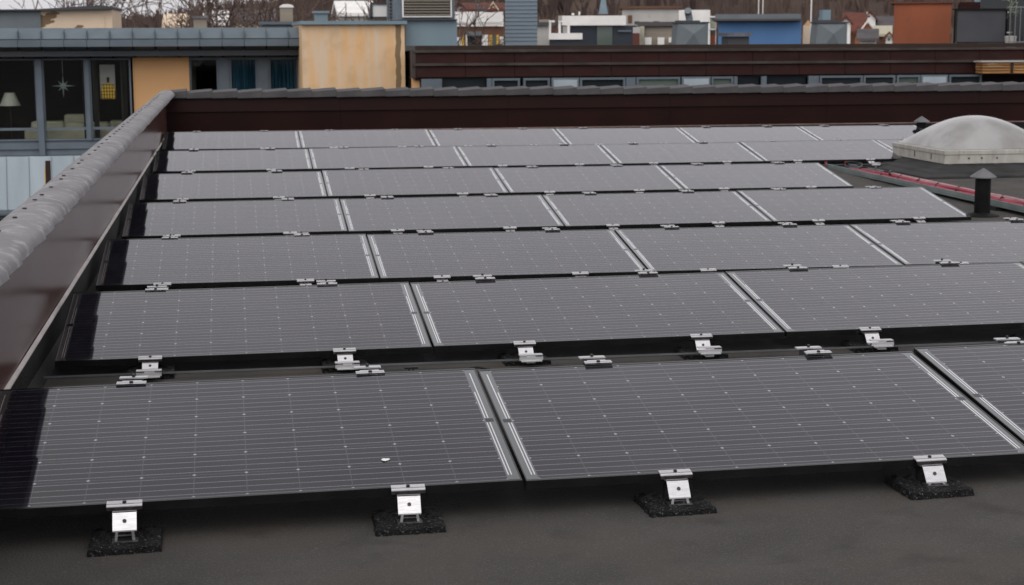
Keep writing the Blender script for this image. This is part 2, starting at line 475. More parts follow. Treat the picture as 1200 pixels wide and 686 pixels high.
def stained_wall():
    mt, N, L, b = new_mat('water stained ochre render')
    g = NG(mt)
    b.inputs['Roughness'].default_value = 0.85
    t = N.new('ShaderNodeTexCoord'); sp = N.new('ShaderNodeSeparateXYZ')
    L.new(t.outputs['Object'], sp.inputs[0])
    n1 = N.new('ShaderNodeTexNoise'); n1.inputs['Scale'].default_value = 2.2; n1.inputs['Detail'].default_value = 7
    mp = N.new('ShaderNodeMapping'); mp.inputs['Scale'].default_value = (3, 1, 0.35)
    L.new(t.outputs['Object'], mp.inputs[0]); L.new(mp.outputs[0], n1.inputs['Vector'])
    n2 = N.new('ShaderNodeTexNoise'); n2.inputs['Scale'].default_value = 3.0; n2.inputs['Detail'].default_value = 5
    L.new(t.outputs['Object'], n2.inputs['Vector'])
    f1 = N.new('ShaderNodeMapRange'); f1.inputs['From Min'].default_value = 0.38; f1.inputs['From Max'].default_value = 0.68
    L.new(n1.outputs['Fac'], f1.inputs['Value'])
    col = g.mixc(f1.outputs[0], (0.58, 0.36, 0.175), (0.53, 0.42, 0.30))
    f2 = N.new('ShaderNodeMapRange'); f2.inputs['From Min'].default_value = 0.5; f2.inputs['From Max'].default_value = 0.75
    f2.inputs['To Max'].default_value = 0.6
    L.new(n2.outputs['Fac'], f2.inputs['Value'])
    col = g.mixc(f2.outputs[0], col, (0.40, 0.27, 0.13))
    # dark run of damp near the right edge (object origin lies there)
    n3 = N.new('ShaderNodeTexNoise'); n3.inputs['Scale'].default_value = 2.5; n3.inputs['Detail'].default_value = 5
    L.new(sp.outputs['Z'], n3.inputs['Vector'])
    wob = g.m('MULTIPLY', g.m('SUBTRACT', n3.outputs['Fac'], 0.5), 0.09)
    d = g.m('ABSOLUTE', g.m('SUBTRACT', sp.outputs['X'], wob))
    wid = g.m('ADD', 0.035, g.m('MULTIPLY', n2.outputs['Fac'], 0.03))
    col = g.mixc(g.m('LESS_THAN', d, wid), col, (0.17, 0.115, 0.06))
    L.new(col, b.inputs['Base Color'])
    return mt


def peeling_wall():
    mt, N, L, b = new_mat('peeling cream render')
    g = NG(mt)
    b.inputs['Roughness'].default_value = 0.85
    t = N.new('ShaderNodeTexCoord'); sp = N.new('ShaderNodeSeparateXYZ')
    L.new(t.outputs['Object'], sp.inputs[0])
    n1 = N.new('ShaderNodeTexNoise'); n1.inputs['Scale'].default_value = 2.0; n1.inputs['Detail'].default_value = 6
    mp = N.new('ShaderNodeMapping'); mp.inputs['Scale'].default_value = (1, 1, 1.8)
    L.new(t.outputs['Object'], mp.inputs[0]); L.new(mp.outputs[0], n1.inputs['Vector'])
    # bare patches near the left edge
    fall = g.m('SUBTRACT', n1.outputs['Fac'], g.m('MULTIPLY', sp.outputs['X'], 0.26))
    bare = g.m('GREATER_THAN', fall, 0.46)
    n2 = N.new('ShaderNodeTexNoise'); n2.inputs['Scale'].default_value = 5; n2.inputs['Detail'].default_value = 5
    L.new(t.outputs['Object'], n2.inputs['Vector'])
    col = g.mixc(n2.outputs['Fac'], (0.62, 0.50, 0.37), (0.54, 0.42, 0.30))
    col = g.mixc(bare, col, (0.17, 0.11, 0.06))
    L.new(col, b.inputs['Base Color'])
    return mt


M['stained'] = stained_wall()
M['peeling'] = peeling_wall()
_d = M['dome'].node_tree.nodes['Principled BSDF']
_d.inputs['Coat Weight'].default_value = 0.35
_d.inputs['Coat Roughness'].default_value = 0.15
_d.inputs['Subsurface Weight'].default_value = 0.15
_d.inputs['Subsurface Radius'].default_value = (0.05, 0.05, 0.05)


def emis(name, col, e):
    mt, N, L, b = new_mat(name)
    b.inputs['Base Color'].default_value = (*col, 1)
    b.inputs['Emission Color'].default_value = (*col, 1)
    b.inputs['Emission Strength'].default_value = e
    return mt


M['lantern'] = emis('lit lantern glass', (0.70, 0.42, 0.04), 0.2)
M['star'] = mat('pale paper star', (0.55, 0.62, 0.60), None, 4, rough=0.7)


# ------------------------------------------------------------------ setting
def roofz(y, x=None):
    yy = max(3.0, min(y, 21.5))
    t = max(0.0, min(1.0, (y - 4.6) / 2.4))
    f = 1 - t * t * (3 - 2 * t)
    xx = 0.8 if x is None else max(-1.0, min(x, 3.2))
    return -0.12 + 0.0017 * (yy - 12.7) ** 2 + f * (-0.055 + 0.0165 * (xx + 0.35))


def roof_deck():
    mb = MB()
    ys = [-3 + i * 0.5 for i in range(54)]
    ys = [y for y in ys if y < 23.2] + [23.4]
    xs = [-0.905 + i * 1.0 for i in range(19)]
    for y in ys:
        for x in xs:
            z = roofz(y, x) + 0.004 * mnoise.noise(Vector((x * 0.7, y * 0.7, 0)))
            mb.v.append((x, y, z))
    nx = len(xs)
    for j in range(len(ys) - 1):
        for i in range(nx - 1):
            mb.f.append((j * nx + i, j * nx + i + 1, (j + 1) * nx + i + 1, (j + 1) * nx + i))
    o = mb.build('roof_deck', M['roof'], smooth=True)
    tag(o, 'dark grey bitumen roof deck under the rows of solar panels', None, None, 'structure')
    return o


deck = roof_deck()
# lap of the bitumen sheet in the foreground
lap = MB()
for i in range(24):
    x0, x1 = 0.9 + i * 0.25, 0.9 + (i + 1) * 0.25
    f = lambda x: 4.19 + (x - 1.42) * 0.085
    lap.add([(x0, 2.5, roofz(3, x0) + 0.014), (x1, 2.5, roofz(3, x1) + 0.014), (x1, f(x1), roofz(f(x1), x1) + 0.016), (x0, f(x0), roofz(f(x0), x0) + 0.016),
             (x1, f(x1) + 0.008, roofz(f(x1), x1) - 0.006), (x0, f(x0) + 0.008, roofz(f(x0), x0) - 0.006)], [(0, 1, 2, 3), (3, 2, 4, 5)])
lap.build('membrane_lap', M['roof'], deck, fixn=False)

g = MB()
g.add([(-3000, -3000, -12), (3000, -3000, -12), (3000, 4000, -12), (-3000, 4000, -12)], [(0, 1, 2, 3)])
tag(g.build('ground', M['ground']), None, None, None, 'structure')


def sstep(a, b, x):
    t = max(0, min(1, (x - a) / (b - a)))
    return t * t * (3 - 2 * t)


def hill_h(x, y):
    xr = x * 600 / max(y, 200)
    ridge = 1.4 + 0.5 + 8 * sstep(-60, 40, xr) + 28 * sstep(10, 150, xr)
    ridge += 1.6 * mnoise.noise(Vector((xr * 0.02, 3.3, 0)))
    t = sstep(230, 600, y)
    return -12.2 + (ridge + 12.2) * t + 1.5 * mnoise.noise(Vector((x * 0.02, y * 0.02, 1.7))) * t


hm = MB()
ys = [230 + i * 14 for i in range(34)]
xs = [-420 + i * 16 for i in range(75)]
for y in ys:
    for x in xs:
        hm.v.append((x * (0.4 + y / 900), y, hill_h(x * (0.4 + y / 900), y)))
for j in range(len(ys) - 1):
    for i in range(len(xs) - 1):
        a = j * len(xs) + i
        hm.f.append((a, a + 1, a + len(xs) + 1, a + len(xs)))
tag(hm.build('hill', M['hill'], smooth=True), None, None, None, 'structure')

# far bare woodland on the hill: reads as one mass
wd = MB()
rw = random.Random(11)
for i in range(5200):
    y = 240 + (rw.random() ** 0.7) * 400
    x = y * math.tan(R(rw.uniform(-13, 32)))
    z = hill_h(x, y) - 0.6
    h = rw.uniform(4, 8.5)
    nb = 6
    for k in range(nb):
        a = rw.uniform(0, 6.28)
        sp_ = rw.uniform(0.5, 2.2)
        bx, by = x + math.cos(a) * 0.2, y + math.sin(a) * 0.2
        tx, ty = x + math.cos(a) * sp_, y + math.sin(a) * sp_
        wv = rw.uniform(0.15, 0.5)
        zt = z + h * rw.uniform(0.7, 1)
        zm = z + h * 0.45
        mxx, myy = (bx + tx) / 2, (by + ty) / 2
        wd.add([(bx, by, z), (mxx - wv, myy, zm), (tx, ty, zt), (mxx + wv, myy, zm)], [(0, 1, 2, 3)])
tag(wd.build('far_woodland', M['woods'], fixn=False), 'brown leafless woodland covering the far hillside', 'woodland', None, 'stuff')

# ------------------------------------------------------------------ left parapet
lp = empty('parapet_wall', (-0.97, 8, 0), 'brown clad parapet wall with rounded grey coping running along the left roof edge', 'parapet', 'parapet walls')


def lpart(mb, name, mt, smooth=False, bevel=0):
    o = mb.build(name, mt, lp, smooth, bevel)
    o.matrix_parent_inverse = Matrix.Translation((0.97, -8, 0))
    return o


core = MB(); core.box(-1.06, -0.905, -3, 23.7, -12, 0.60)
lpart(core, 'wall_core', M['brown_dull'])
# cladding sheets, slightly warped, each lapping over the next
clad = MB()
nj, ni = 240, 6
for j in range(nj + 1):
    y = -3 + 26.35 * j / nj
    for i in range(ni + 1):
        z = 0.10 + 0.52 * i / ni
        x = -0.888 + 0.0045 * mnoise.noise(Vector((y * 0.9, z * 1.5, 2))) - 0.004 * (z - 0.1)
        clad.v.append((x, y, z))
for j in range(nj):
    for i in range(ni):
        a = j * (ni + 1) + i
        clad.f.append((a, a + 1, a + ni + 2, a + ni + 1))
lpart(clad, 'brown_cladding', M['brown'], True)
up = MB()
for i in range(54):
    y0, y1 = -3 + i * 0.493, -3 + (i + 1) * 0.493
    za, zb = roofz(y0, -0.9), roofz(y1, -0.9)
    up.add([(-0.892, y0, 0.108), (-0.892, y1, 0.108), (-0.880, y1, zb + 0.05), (-0.880, y0, za + 0.05), (-0.845, y1, zb + 0.004), (-0.845, y0, za + 0.004)],
           [(0, 1, 2, 3), (3, 2, 4, 5)])
lpart(up, 'upstand', M['upstand'])
st = MB()
for i in range(9):
    st.prism([(-0.886, 0.117), (-0.874, 0.104), (-0.874, 0.098), (-0.886, 0.098)], -3 + i * 2.92 + 0.004, -3 + (i + 1) * 2.92, 'y')
lpart(st, 'flashing_strip', M['strip'])

PROF = [(-0.770, 0.628), (-0.773, 0.652), (-0.786, 0.671), (-0.825, 0.685), (-0.885, 0.694), (-0.950, 0.684), (-0.995, 0.658), (-1.035, 0.622), (-1.07, 0.575), (-1.078, 0.545)]
cx, cz = -0.92, 0.575
add_grit(M['coping'], 60, 0.60, 0.80, (0.14, 0.137, 0.14))
cop = MB()
y = -2.9
while y < 23.5:
    jx = rnd.uniform(-0.004, 0.004)
    rot = rnd.uniform(-0.01, 0.01)
    sk = 0.008 + rnd.uniform(-0.003, 0.003)
    ring = []
    Lt = 0.40
    for (yy, s, sj) in ((y, 1.0035, -sk), (y + Lt, 0.9985, sk)):
        jg = [sj * (1.0, 0.8, 0.3, 0.0)[i] if i < 4 else 0.0 for i in range(len(PROF))]
        outer = [(cx + (p[0] - cx) * s + jx * 0.4 + jg[i], yy + rot * (p[0] - cx), cz + (p[1] - cz) * s) for i, p in enumerate(PROF)]
        inner = [(cx + (p[0] - cx) * (s - 0.075) + jx * 0.4 + jg[i], yy + rot * (p[0] - cx), cz + (p[1] - cz) * (s - 0.10) - 0.004) for i, p in enumerate(PROF)]
        ring.append((outer, inner))
    n = len(PROF)
    vs = ring[0][0] + ring[0][1] + ring[1][0] + ring[1][1]
    fs = []
    for i in range(n - 1):
        fs.append((i, i + 1, 2 * n + i + 1, 2 * n + i))
        fs.append((n + i + 1, n + i, 3 * n + i, 3 * n + i + 1))
        fs.append((i + 1, i, n + i, n + i + 1))
        fs.append((2 * n + i, 2 * n + i + 1, 3 * n + i + 1, 3 * n + i))
    fs += [(0, 2 * n, 3 * n, n), (n - 1, 2 * n - 1, 4 * n - 1, 3 * n - 1)]
    cop.add(vs, fs)
    y += 0.375
cpo = lpart(cop, 'coping', M['coping'], True)
md = cpo.modifiers.new('edge', 'EDGE_SPLIT'); md.split_angle = R(38)
y = 4.4
while y < 22:
    sc = MB()
    yy = y + rnd.uniform(-0.09, 0.09)
    xx = -0.905 + rnd.uniform(-0.008, 0.008)
    sc.lathe([(0.010, 0.0), (0.011, 0.004), (0.007, 0.006)], (xx, yy, 0.6945), 7)
    lpart(sc, 'screw_head', M['hole'])
    y += 0.375

# ------------------------------------------------------------------ rear parapet
rp = empty('parapet_wall', (7, 23.5, 0), 'dark brown parapet wall with toothed slate coping across the back of the roof', 'parapet', 'parapet walls')


def rpart(mb, name, mt, smooth=False, bevel=0):
    o = mb.build(name, mt, rp, smooth, bevel)
    o.matrix_parent_inverse = Matrix.Translation((-7, -23.5, 0))
    return o


YB = 23.4
b = MB(); b.box(-0.90, 18, YB + 0.05, YB + 0.30, -12, 0.60); rpart(b, 'wall_core', M['brown_dull'])
lo_, hi_ = MB(), MB()
x = -0.885
k = 0
while x < 17.9:
    x1 = min(x + 2.4, 17.95)
    lo_.box(x, x1 - 0.003, YB + 0.005, YB + 0.03, 0.125, 0.41)
    hi_.prism([(YB, 0.60), (YB - 0.025, 0.396), (YB - 0.005, 0.394), (YB + 0.025, 0.60)], x, x1 - 0.003, 'x')
    x = x1; k += 1
rpart(lo_, 'lower_cladding', M['brown_dull'])
rpart(hi_, 'upper_cladding', M['brown_dull'])
b = MB(); b.prism([(YB + 0.002, -0.12), (YB - 0.07, -0.025), (YB - 0.03, 0.11), (YB, 0.11)], -0.88, 17.95, 'x'); rpart(b, 'upstand', M['upstand'])
b = MB(); b.box(-0.88, 17.95, YB - 0.04, YB + 0.004, 0.108, 0.122); rpart(b, 'drip_strip', M['tan_strip'])
cp = MB()
x = -0.95
while x < 17.9:
    wv = 0.345
    t1, t2, dz = rnd.uniform(-0.004, 0.004), rnd.uniform(-0.004, 0.004), rnd.uniform(-0.003, 0.003)
    ya, yb = YB - 0.06 + rnd.uniform(-0.004, 0.004), YB + 0.34
    n0 = len(cp.v)
    # low at its left end, lifted over the next tile at its right end
    for (yy, zf) in ((ya, 0.0), (yb, 0.02)):
        cp.v += [(x, yy, 0.583 + dz), (x + wv - 0.002, yy, 0.590 + dz), (x + wv - 0.002, yy, 0.686 + t2 + zf), (x, yy, 0.660 + t1 + zf)]
    cp.f += [tuple(n0 + i for i in f) for f in ((0, 1, 2, 3), (7, 6, 5, 4), (0, 4, 5, 1), (1, 5, 6, 2), (2, 6, 7, 3), (3, 7, 4, 0))]
    x += wv
rpart(cp, 'coping', M['slate'])

# ------------------------------------------------------------------ solar panels
ROWS = [(-0.8363, 0.0967, 0.0530, 0.0073), (-0.8145, 0.0156, 0.0046, 0.0052), (-0.8338, -0.0645, -0.0348, -0.0021), (-0.8439, -0.0702, -0.0552, 0.0004),
        (-0.8502, -0.0996, -0.0306, -0.0002), (-0.8504, 0.0094, 0.0056, 0.0001), (-0.8553, 0.1126, 0.0573, -0.0033)]
COUNT = [3, 4, 4, 4, 4, 6, 6]
ORD = ['first', 'second', 'third', 'fourth', 'fifth', 'sixth']
RN = ['front row', 'second row', 'third row', 'middle row', 'fifth row', 'sixth row', 'rearmost row']
Y0 = 4.80536


def make_panel():
    t = empty('solar_panel')
    fr = MB()
    for (ya, yb) in ((0, 0.011), (PD - 0.011, PD)):
        fr.box(0, PW, ya, yb, -0.028, 0.0015)
    for (xa, xb) in ((0, 0.004), (PW - 0.004, PW)):
        fr.box(xa, xb, 0.011, PD - 0.011, -0.028, 0.0015)
    fr.build('frame', M['frame'], t)
    gl = MB(); gl.box(0.004, PW - 0.004, 0.011, PD - 0.011, -0.007, 0.0)
    gl.build('cell_sheet', M['panel'], t)
    return t


def rowinfo(r):
    x0, dy, z, sx = ROWS[r]
    return x0, Y0 + r * PITCH + dy, z, sx


proto = make_panel()
first = True
for r in range(7):
    x0, y0, z0, sx = rowinfo(r)
    for k in range(COUNT[r]):
        o = proto if first else copy_tree(proto)
        first = False
        s = k * (PW + GAP)
        o.location = (x0 + s, y0 + rnd.uniform(-0.004, 0.004), z0 + sx * s)
        o.rotation_euler = (TILT + rnd.uniform(-0.006, 0.006), -math.atan(sx) + rnd.uniform(-0.002, 0.002), rnd.uniform(-0.001, 0.001))
        if k == 0:
            lb = f'leftmost solar panel of the {RN[r]}, beside the brown parapet'
        elif k == COUNT[r] - 1:
            lb = f'rightmost solar panel of the {RN[r]}, {ORD[k]} from the left'
        else:
            lb = f'{ORD[k]} solar panel from the left in the {RN[r]}'
        tag(o, lb, 'solar panel', 'solar panels in seven rows on the roof')


# mounts ---------------------------------------------------------------
def pad_mesh(seed):
    rp_ = random.Random(seed)
    mb = MB()
    nx, ny = 14, 12
    W2, D2, H = 0.104, 0.108, 0.026
    top = []
    for j in range(ny + 1):
        for i in range(nx + 1):
            u, v = i / nx * 2 - 1, j / ny * 2 - 1
            ex = 1 + 0.05 * mnoise.noise(Vector((v * 4, seed, 0))) if abs(u) > 0.99 else 1
            ey = 1 + 0.05 * mnoise.noise(Vector((u * 4, seed, 5))) if abs(v) > 0.99 else 1
            edge = 1 if max(abs(u), abs(v)) < 0.99 else 0.82
            mb.v.append((u * W2 * ex, v * D2 * ey, H * edge + rp_.uniform(-0.0032, 0.0032)))
    for j in range(ny):
        for i in range(nx):
            a = j * (nx + 1) + i
            mb.f.append((a, a + 1, a + nx + 2, a + nx + 1))
    rim = [i for i in range(nx + 1)] + [(j + 1) * (nx + 1) - 1 for j in range(1, ny + 1)] + [ny * (nx + 1) + i for i in range(nx - 1, -1, -1)] + [j * (nx + 1) for j in range(ny - 1, 0, -1)]
    b0 = len(mb.v)
    for i in rim:
        x, y, z = mb.v[i]
        mb.v.append((x * 1.03 + rp_.uniform(-0.002, 0.002), y * 1.03, 0.0))
    n = len(rim)
    for i in range(n):
        mb.f.append((rim[i], rim[(i + 1) % n], b0 + (i + 1) % n, b0 + i))
    return mb


def tilted_plate(mb, xw, ya, za, yb, zb, th):
    """plate from back edge (ya,za) to front edge (yb,zb)"""
    mb.prism([(ya, za), (yb, zb), (yb, zb - th), (ya, za - th)], -xw / 2, xw / 2, 'x')


def make_front_mount(H, bridge):
    """origin: on the roof right under the lower panel edge; y- points towards the camera"""
    t = empty('panel_mount')
    zl = max(H - 0.064, 0.040)
    c = MB()
    tilted_plate(c, 0.104, 0.012, H + 0.0075, -0.010, H + 0.003, 0.004)
    tilted_plate(c, 0.104, -0.010, H + 0.003, -0.020, H - 0.001, 0.004)
    cl = c.build('clamp', M['alu'], t)
    c = MB()
    c.box(-0.052, 0.052, -0.0215, -0.0165, H - 0.0135, H - 0.0035)
    c.box(-0.0515, 0.0515, -0.0105, -0.0092, H + 0.0005, H + 0.0038)
    c.build('clamp_lip', M['hole'], cl)
    s = MB(); s.lathe([(0.006, 0), (0.006, 0.006), (0.003, 0.0065)], (0.0, -0.002, H + 0.004), 8); s.build('bolt', M['hole'], cl)
    p = MB()
    tilted_plate(p, 0.070, -0.016, H - 0.014, -0.026, H - 0.0165, 0.004)
    tilted_plate(p, 0.070, -0.026, H - 0.0175, -0.060, zl, 0.004)
    p.box(-0.035, 0.035, -0.016, 0.03, H - 0.022, H - 0.018)
    br = p.build('bracket', M['alu'], t)
    c = MB(); c.box(-0.034, 0.034, -0.0272, -0.0255, H - 0.0185, H - 0.0160); c.build('groove', M['hole'], br)
    hmat = Matrix.Translation((0, -0.043, (H - 0.0175 + zl) / 2 + 0.0003)) @ Matrix.Rotation(math.atan2(H - 0.0175 - zl, 0.034), 4, 'X')
    h = MB(); h.lathe([(0.0062, -0.001), (0.0062, 0.002)], (0, 0, 0), 10)
    h.v = [tuple(hmat @ Vector(v)) for v in h.v]
    h.build('bolt', M['hole'], br)
    q = MB()
    for sx in (-1, 1):
        q.add([(sx * 0.019, -0.060, zl - 0.004), (sx * 0.027, -0.060, zl - 0.004), (sx * 0.030, -0.064, 0.031), (sx * 0.022, -0.064, 0.031),
               (sx * 0.019, -0.040, zl - 0.004), (sx * 0.027, -0.040, zl - 0.004), (sx * 0.030, -0.044, 0.031), (sx * 0.022, -0.044, 0.031)],
              [(0, 1, 2, 3), (7, 6, 5, 4), (0, 4, 5, 1), (1, 5, 6, 2), (2, 6, 7, 3), (3, 7, 4, 0)])
    q.box(-0.024, 0.024, -0.059, -0.056, (zl + 0.03) / 2 - 0.002, (zl + 0.03) / 2 + 0.002)
    q.box(-0.038, 0.038, -0.068, -0.03, 0.0265, 0.0305)
    q.build('foot_channel', M['steel'], t)
    q = MB(); q.box(-0.030, 0.030, 0.010, 0.034, 0.0262, H - 0.0225); q.build('support_block', M['hole'], t)
    if bridge:
        e = MB()
        e.box(-0.055, 0.055, -0.175, -0.170, H - 0.050, H - 0.034)
        e.box(-0.055, 0.055, -0.169, -0.135, H - 0.029, H - 0.025)
        e.box(-0.048, 0.048, -0.19, -0.1755, H - 0.054, H - 0.050)
        e.box(-0.02, 0.02, -0.165, -0.074, 0.0262, 0.0305)
        e.box(-0.02, 0.02, -0.1695, -0.1655, 0.0262, H - 0.0295)
        e.build('rail_holder', M['alu'], t)
    pm = pad_mesh(3)
    pd = pm.build('rubber_pad', M['rubber'], t)
    return t


def make_rear_mount(H):
    """origin: on the roof right under the upper panel edge"""
    t = empty('panel_mount')
    c = MB()
    tilted_plate(c, 0.104, 0.022, H + 0.008, -0.012, H + 0.004, 0.004)
    c.box(-0.035, 0.035, 0.022, 0.040, H + 0.003, H + 0.007)
    cl = c.build('clamp', M['alu'], t)
    c = MB(); c.box(-0.052, 0.052, -0.0150, -0.0124, H + 0.0012, H + 0.0056); c.box(-0.0515, 0.0515, 0.0065, 0.0078, H + 0.0045, H + 0.0066)
    c.build('clamp_lip', M['hole'], cl)
    s = MB(); s.lathe([(0.007, 0), (0.007, 0.006), (0.003, 0.007)], (0.0, 0.004, H + 0.006), 8); s.build('bolt', M['hole'], cl)
    e = MB()
    e.box(-0.050, 0.050, 0.095, 0.125, H + 0.001, H + 0.006)
    s2 = MB(); s2.lathe([(0.006, 0), (0.006, 0.010)], (0.0, 0.108, H + 0.006), 8)
    e2 = e.build('rear_plate', M['alu'], t); s2.build('bolt', M['hole'], e2)
    p = MB()
    p.box(-0.033, 0.033, 0.040, 0.044, 0.030, H + 0.003)
    p.box(-0.033, 0.033, 0.1165, 0.1205, 0.030, H + 0.0005)
    p.box(-0.033, 0.033, 0.0445, 0.116, H * 0.5, H * 0.5 + 0.004)
    p.build('bracket', M['steel'], t)
    q = MB(); q.box(-0.036, 0.036, 0.02, 0.14, 0.0265, 0.0298); q.build('foot_channel', M['steel'], t)
    pd = pad_mesh(8).build('rubber_pad', M['rubber'], t, loc=(0, 0.08, 0))
    return t


protos = {}
for r in range(7):
    x0, y0, z0, sx = rowinfo(r)
    for k in range(COUNT[r]):
        for q, fr0 in ((0, 0.262), (1, 0.772)):
            for side in ('front', 'rear'):
                fr = fr0 - (0.0 if r < 2 and not (r == 1 and side == 'rear') else (0.022 if side == 'rear' else 0.035))
                if side == 'front' and r < 2:
                    fr += (0.023 if q == 0 else 0.017) if r == 0 else -0.012
                s = k * (PW + GAP) + fr * PW
                X = x0 + s
                if side == 'front':
                    Yp, Ztop = y0, z0 + sx * s
                else:
                    Yp, Ztop = y0 + PD * math.cos(TILT), z0 + sx * s + PD * math.sin(TILT)
                pxx, pyy = px((X, Yp, Ztop))
                if not -25 < pxx < 1222:
                    continue
                H = Ztop - roofz(Yp, X)
                key = (side, round(H / 0.006), r > 0)
                if key in protos:
                    o = copy_tree(protos[key])
                else:
                    o = make_front_mount(round(H / 0.006) * 0.006, r > 0) if side == 'front' else make_rear_mount(round(H / 0.006) * 0.006)
                    protos[key] = o
                o.location = (X + rnd.uniform(-0.012, 0.012), Yp, Ztop - round(H / 0.006) * 0.006)
                o.rotation_euler = (0, 0, rnd.uniform(-0.03, 0.03))
                w1 = 'left' if q == 0 else 'right'
                w2 = 'front' if side == 'front' else 'rear'
                tag(o, f'{w1} {w2} clamp mount of the {ORD[k]} panel from left in the {RN[r]}', 'panel mount', 'aluminium panel mounts on rubber pads')

# thin black rails carrying rows two to seven along their lower edge
for r in range(1, 7):
    x0, y0, z0, sx = rowinfo(r)
    n = COUNT[r]
    xe = x0 + n * (PW + GAP) - GAP
    ra = MB()
    yy = y0 - 0.125
    zz = z0 - 0.046
    ra.prism([(yy, zz - 0.002), (yy + 0.018, zz - 0.002), (yy + 0.018, zz + 0.001), (yy + 0.003, zz + 0.001), (yy + 0.003, zz + 0.006), (yy, zz + 0.006)], x0 - 0.035, xe, 'x')
    o = ra.build('support_rail', M['rail'])
    o.rotation_euler = (0, 0, 0)
    tag(o, f'thin black rail running along the roof in front of the {RN[r]} of panels', 'rail', 'rails in front of the panel rows')

# ------------------------------------------------------------------ loose bits on the panels and roof
cb = MB()
pts = []
for i in range(40):
    t = i / 39
    x = 0.98 + t * 0.55
    pts.append((x, 7.18 + 0.05 * math.sin(t * 9), -0.052 + 0.012 * math.sin(t * 11) - 0.012 * math.sin(t * 3.1)))
cb.tube(pts, 0.006, 6)
tag(cb.build('cable', M['blackcable'], smooth=True), 'black cable sagging in the gap behind the second panel of the front row', 'cable')
cl = empty('cable_clip', (0.76, 7.2, -0.045), 'small black two-legged clip hanging from the rail behind the front row', 'clip')
b = MB(); b.box(-0.03, 0.03, -0.006, 0.006, 0.010, 0.018); b.build('clip_bar', M['blackcable'], cl)
for sx in (-1, 1):
    b = MB(); b.tube([(0.010 * sx, 0, 0.012), (0.004 * sx, 0, -0.022)], 0.0035, 5); b.build('leg', M['blackcable'], cl)

sp_ = MB()
c0 = Vector((0, 0, 0))
rs = random.Random(2)
ring = []
for k in range(14):
    a = k / 14 * 6.283
    rr = 0.010 * (0.7 + 0.6 * rs.random())
    ring.append((rr * 1.3 * math.cos(a), rr * math.sin(a), 0))
sp_.add(ring + [(q[0] * .6, q[1] * .6, 0.002) for q in ring], [tuple(range(14, 28))] + [(k, (k + 1) % 14, 14 + (k + 1) % 14, 14 + k) for k in range(14)])
o = sp_.build('bird_dropping', M['white'])
x0, y0, z0, sx = rowinfo(0)
lx, ly = 1.29, 0.22
o.location = (x0 + lx, y0 + ly * math.cos(TILT), z0 + sx * lx + ly * math.sin(TILT) + 0.003)
o.rotation_euler = (TILT, 0, 0.3)
tag(o, 'small white speck on the leftmost panel of the front row', 'bird dropping')

# ------------------------------------------------------------------ skylight dome
SX0, SX1, SY0, SY1, SZ0, SZ1 = 7.66, 9.02, 16.9, 18.34, 0.028, 0.178
dm = empty('skylight_dome', ((SX0 + SX1) / 2, (SY0 + SY1) / 2, -0.16), 'weathered milky dome skylight on a dark curb at the right of the roof', 'skylight')
ox, oy, oz = -(SX0 + SX1) / 2, -(SY0 + SY1) / 2, 0.16


def dpart(mb, name, mt, smooth=False, bevel=0, par=None):
    mb.v = [(v[0] + ox, v[1] + oy, v[2] + oz) for v in mb.v]
    return mb.build(name, mt, par or dm, smooth, bevel)


c = MB()
zb = roofz(17.5)


def ringbox(mb, levels):
    n0 = len(mb.v)
    for (e, z) in levels:
        for (x, y) in ((SX0 - e, SY0 - e), (SX1 + e, SY0 - e), (SX1 + e, SY1 + e), (SX0 - e, SY1 + e)):
            mb.v.append((x, y, z))
    for i in range(len(levels) - 1):
        for k in range(4):
            a = n0 + i * 4
            mb.f.append((a + k, a + (k + 1) % 4, a + 4 + (k + 1) % 4, a + 4 + k))
    mb.f.append((n0, n0 + 1, n0 + 2, n0 + 3))
    e = n0 + (len(levels) - 1) * 4
    mb.f.append((e, e + 1, e + 2, e + 3))


ringbox(c, [(0.42, zb - 0.02), (0.42, zb + 0.012), (0.30, zb + 0.03), (0.27, zb + 0.055), (0.13, SZ0 - 0.05), (0.10, SZ0 - 0.03), (0.03, SZ0 - 0.02), (-0.04, SZ0 + 0.01)])
dpart(c, 'curb', M['curb'], bevel=0.012)
f = MB()
ringbox(f, [(0.0, SZ0), (0.0, SZ1 - 0.052)])
ringbox(f, [(0.008, SZ1 - 0.050), (0.008, SZ1 - 0.006), (-0.03, SZ1 + 0.002)])
dpart(f, 'frame', M['domeframe'], bevel=0.003)
d = MB()
n = 26
for j in range(n + 1):
    for i in range(n + 1):
        u, v = i / n * 2 - 1, j / n * 2 - 1
        e = (max(0, 1 - u * u) ** 0.72) * (max(0, 1 - v * v) ** 0.72)
        d.v.append(((SX0 + SX1) / 2 + u * 0.655, (SY0 + SY1) / 2 + v * 0.695, SZ1 + 0.004 + 0.335 * e))
for j in range(n):
    for i in range(n):
        a = j * (n + 1) + i
        d.f.append((a, a + 1, a + n + 2, a + n + 1))
dpart(d, 'dome', M['dome'], True)
for (bx, by) in [(SX0 + 0.06, SY0), (SX0 + 0.61, SY0), (SX1 - 0.06, SY0)]:
    q = MB(); q.box(bx - 0.03, bx + 0.03, by + 0.004, by + 0.06, SZ0 - 0.018, SZ0 - 0.001)
    dpart(q, 'bracket', M['steel'])
for bx in (SX0 + 0.28, SX0 + 0.43, SX0 + 0.61, SX0 + 0.95):
    q = MB(); q.box(bx - 0.008, bx + 0.008, SY0 - 0.006, SY0 - 0.0005, SZ0 + 0.05 + 0.02 * (bx % 0.3), SZ0 + 0.066 + 0.02 * (bx % 0.3))
    dpart(q, 'screw', M['hole'])
for by in (SY0 + 0.35, SY0 + 0.8):
    q = MB(); q.box(SX0 - 0.006, SX0 - 0.0005, by - 0.006, by + 0.006, SZ0 + 0.03, SZ0 + 0.09)
    dpart(q, 'screw', M['hole'])


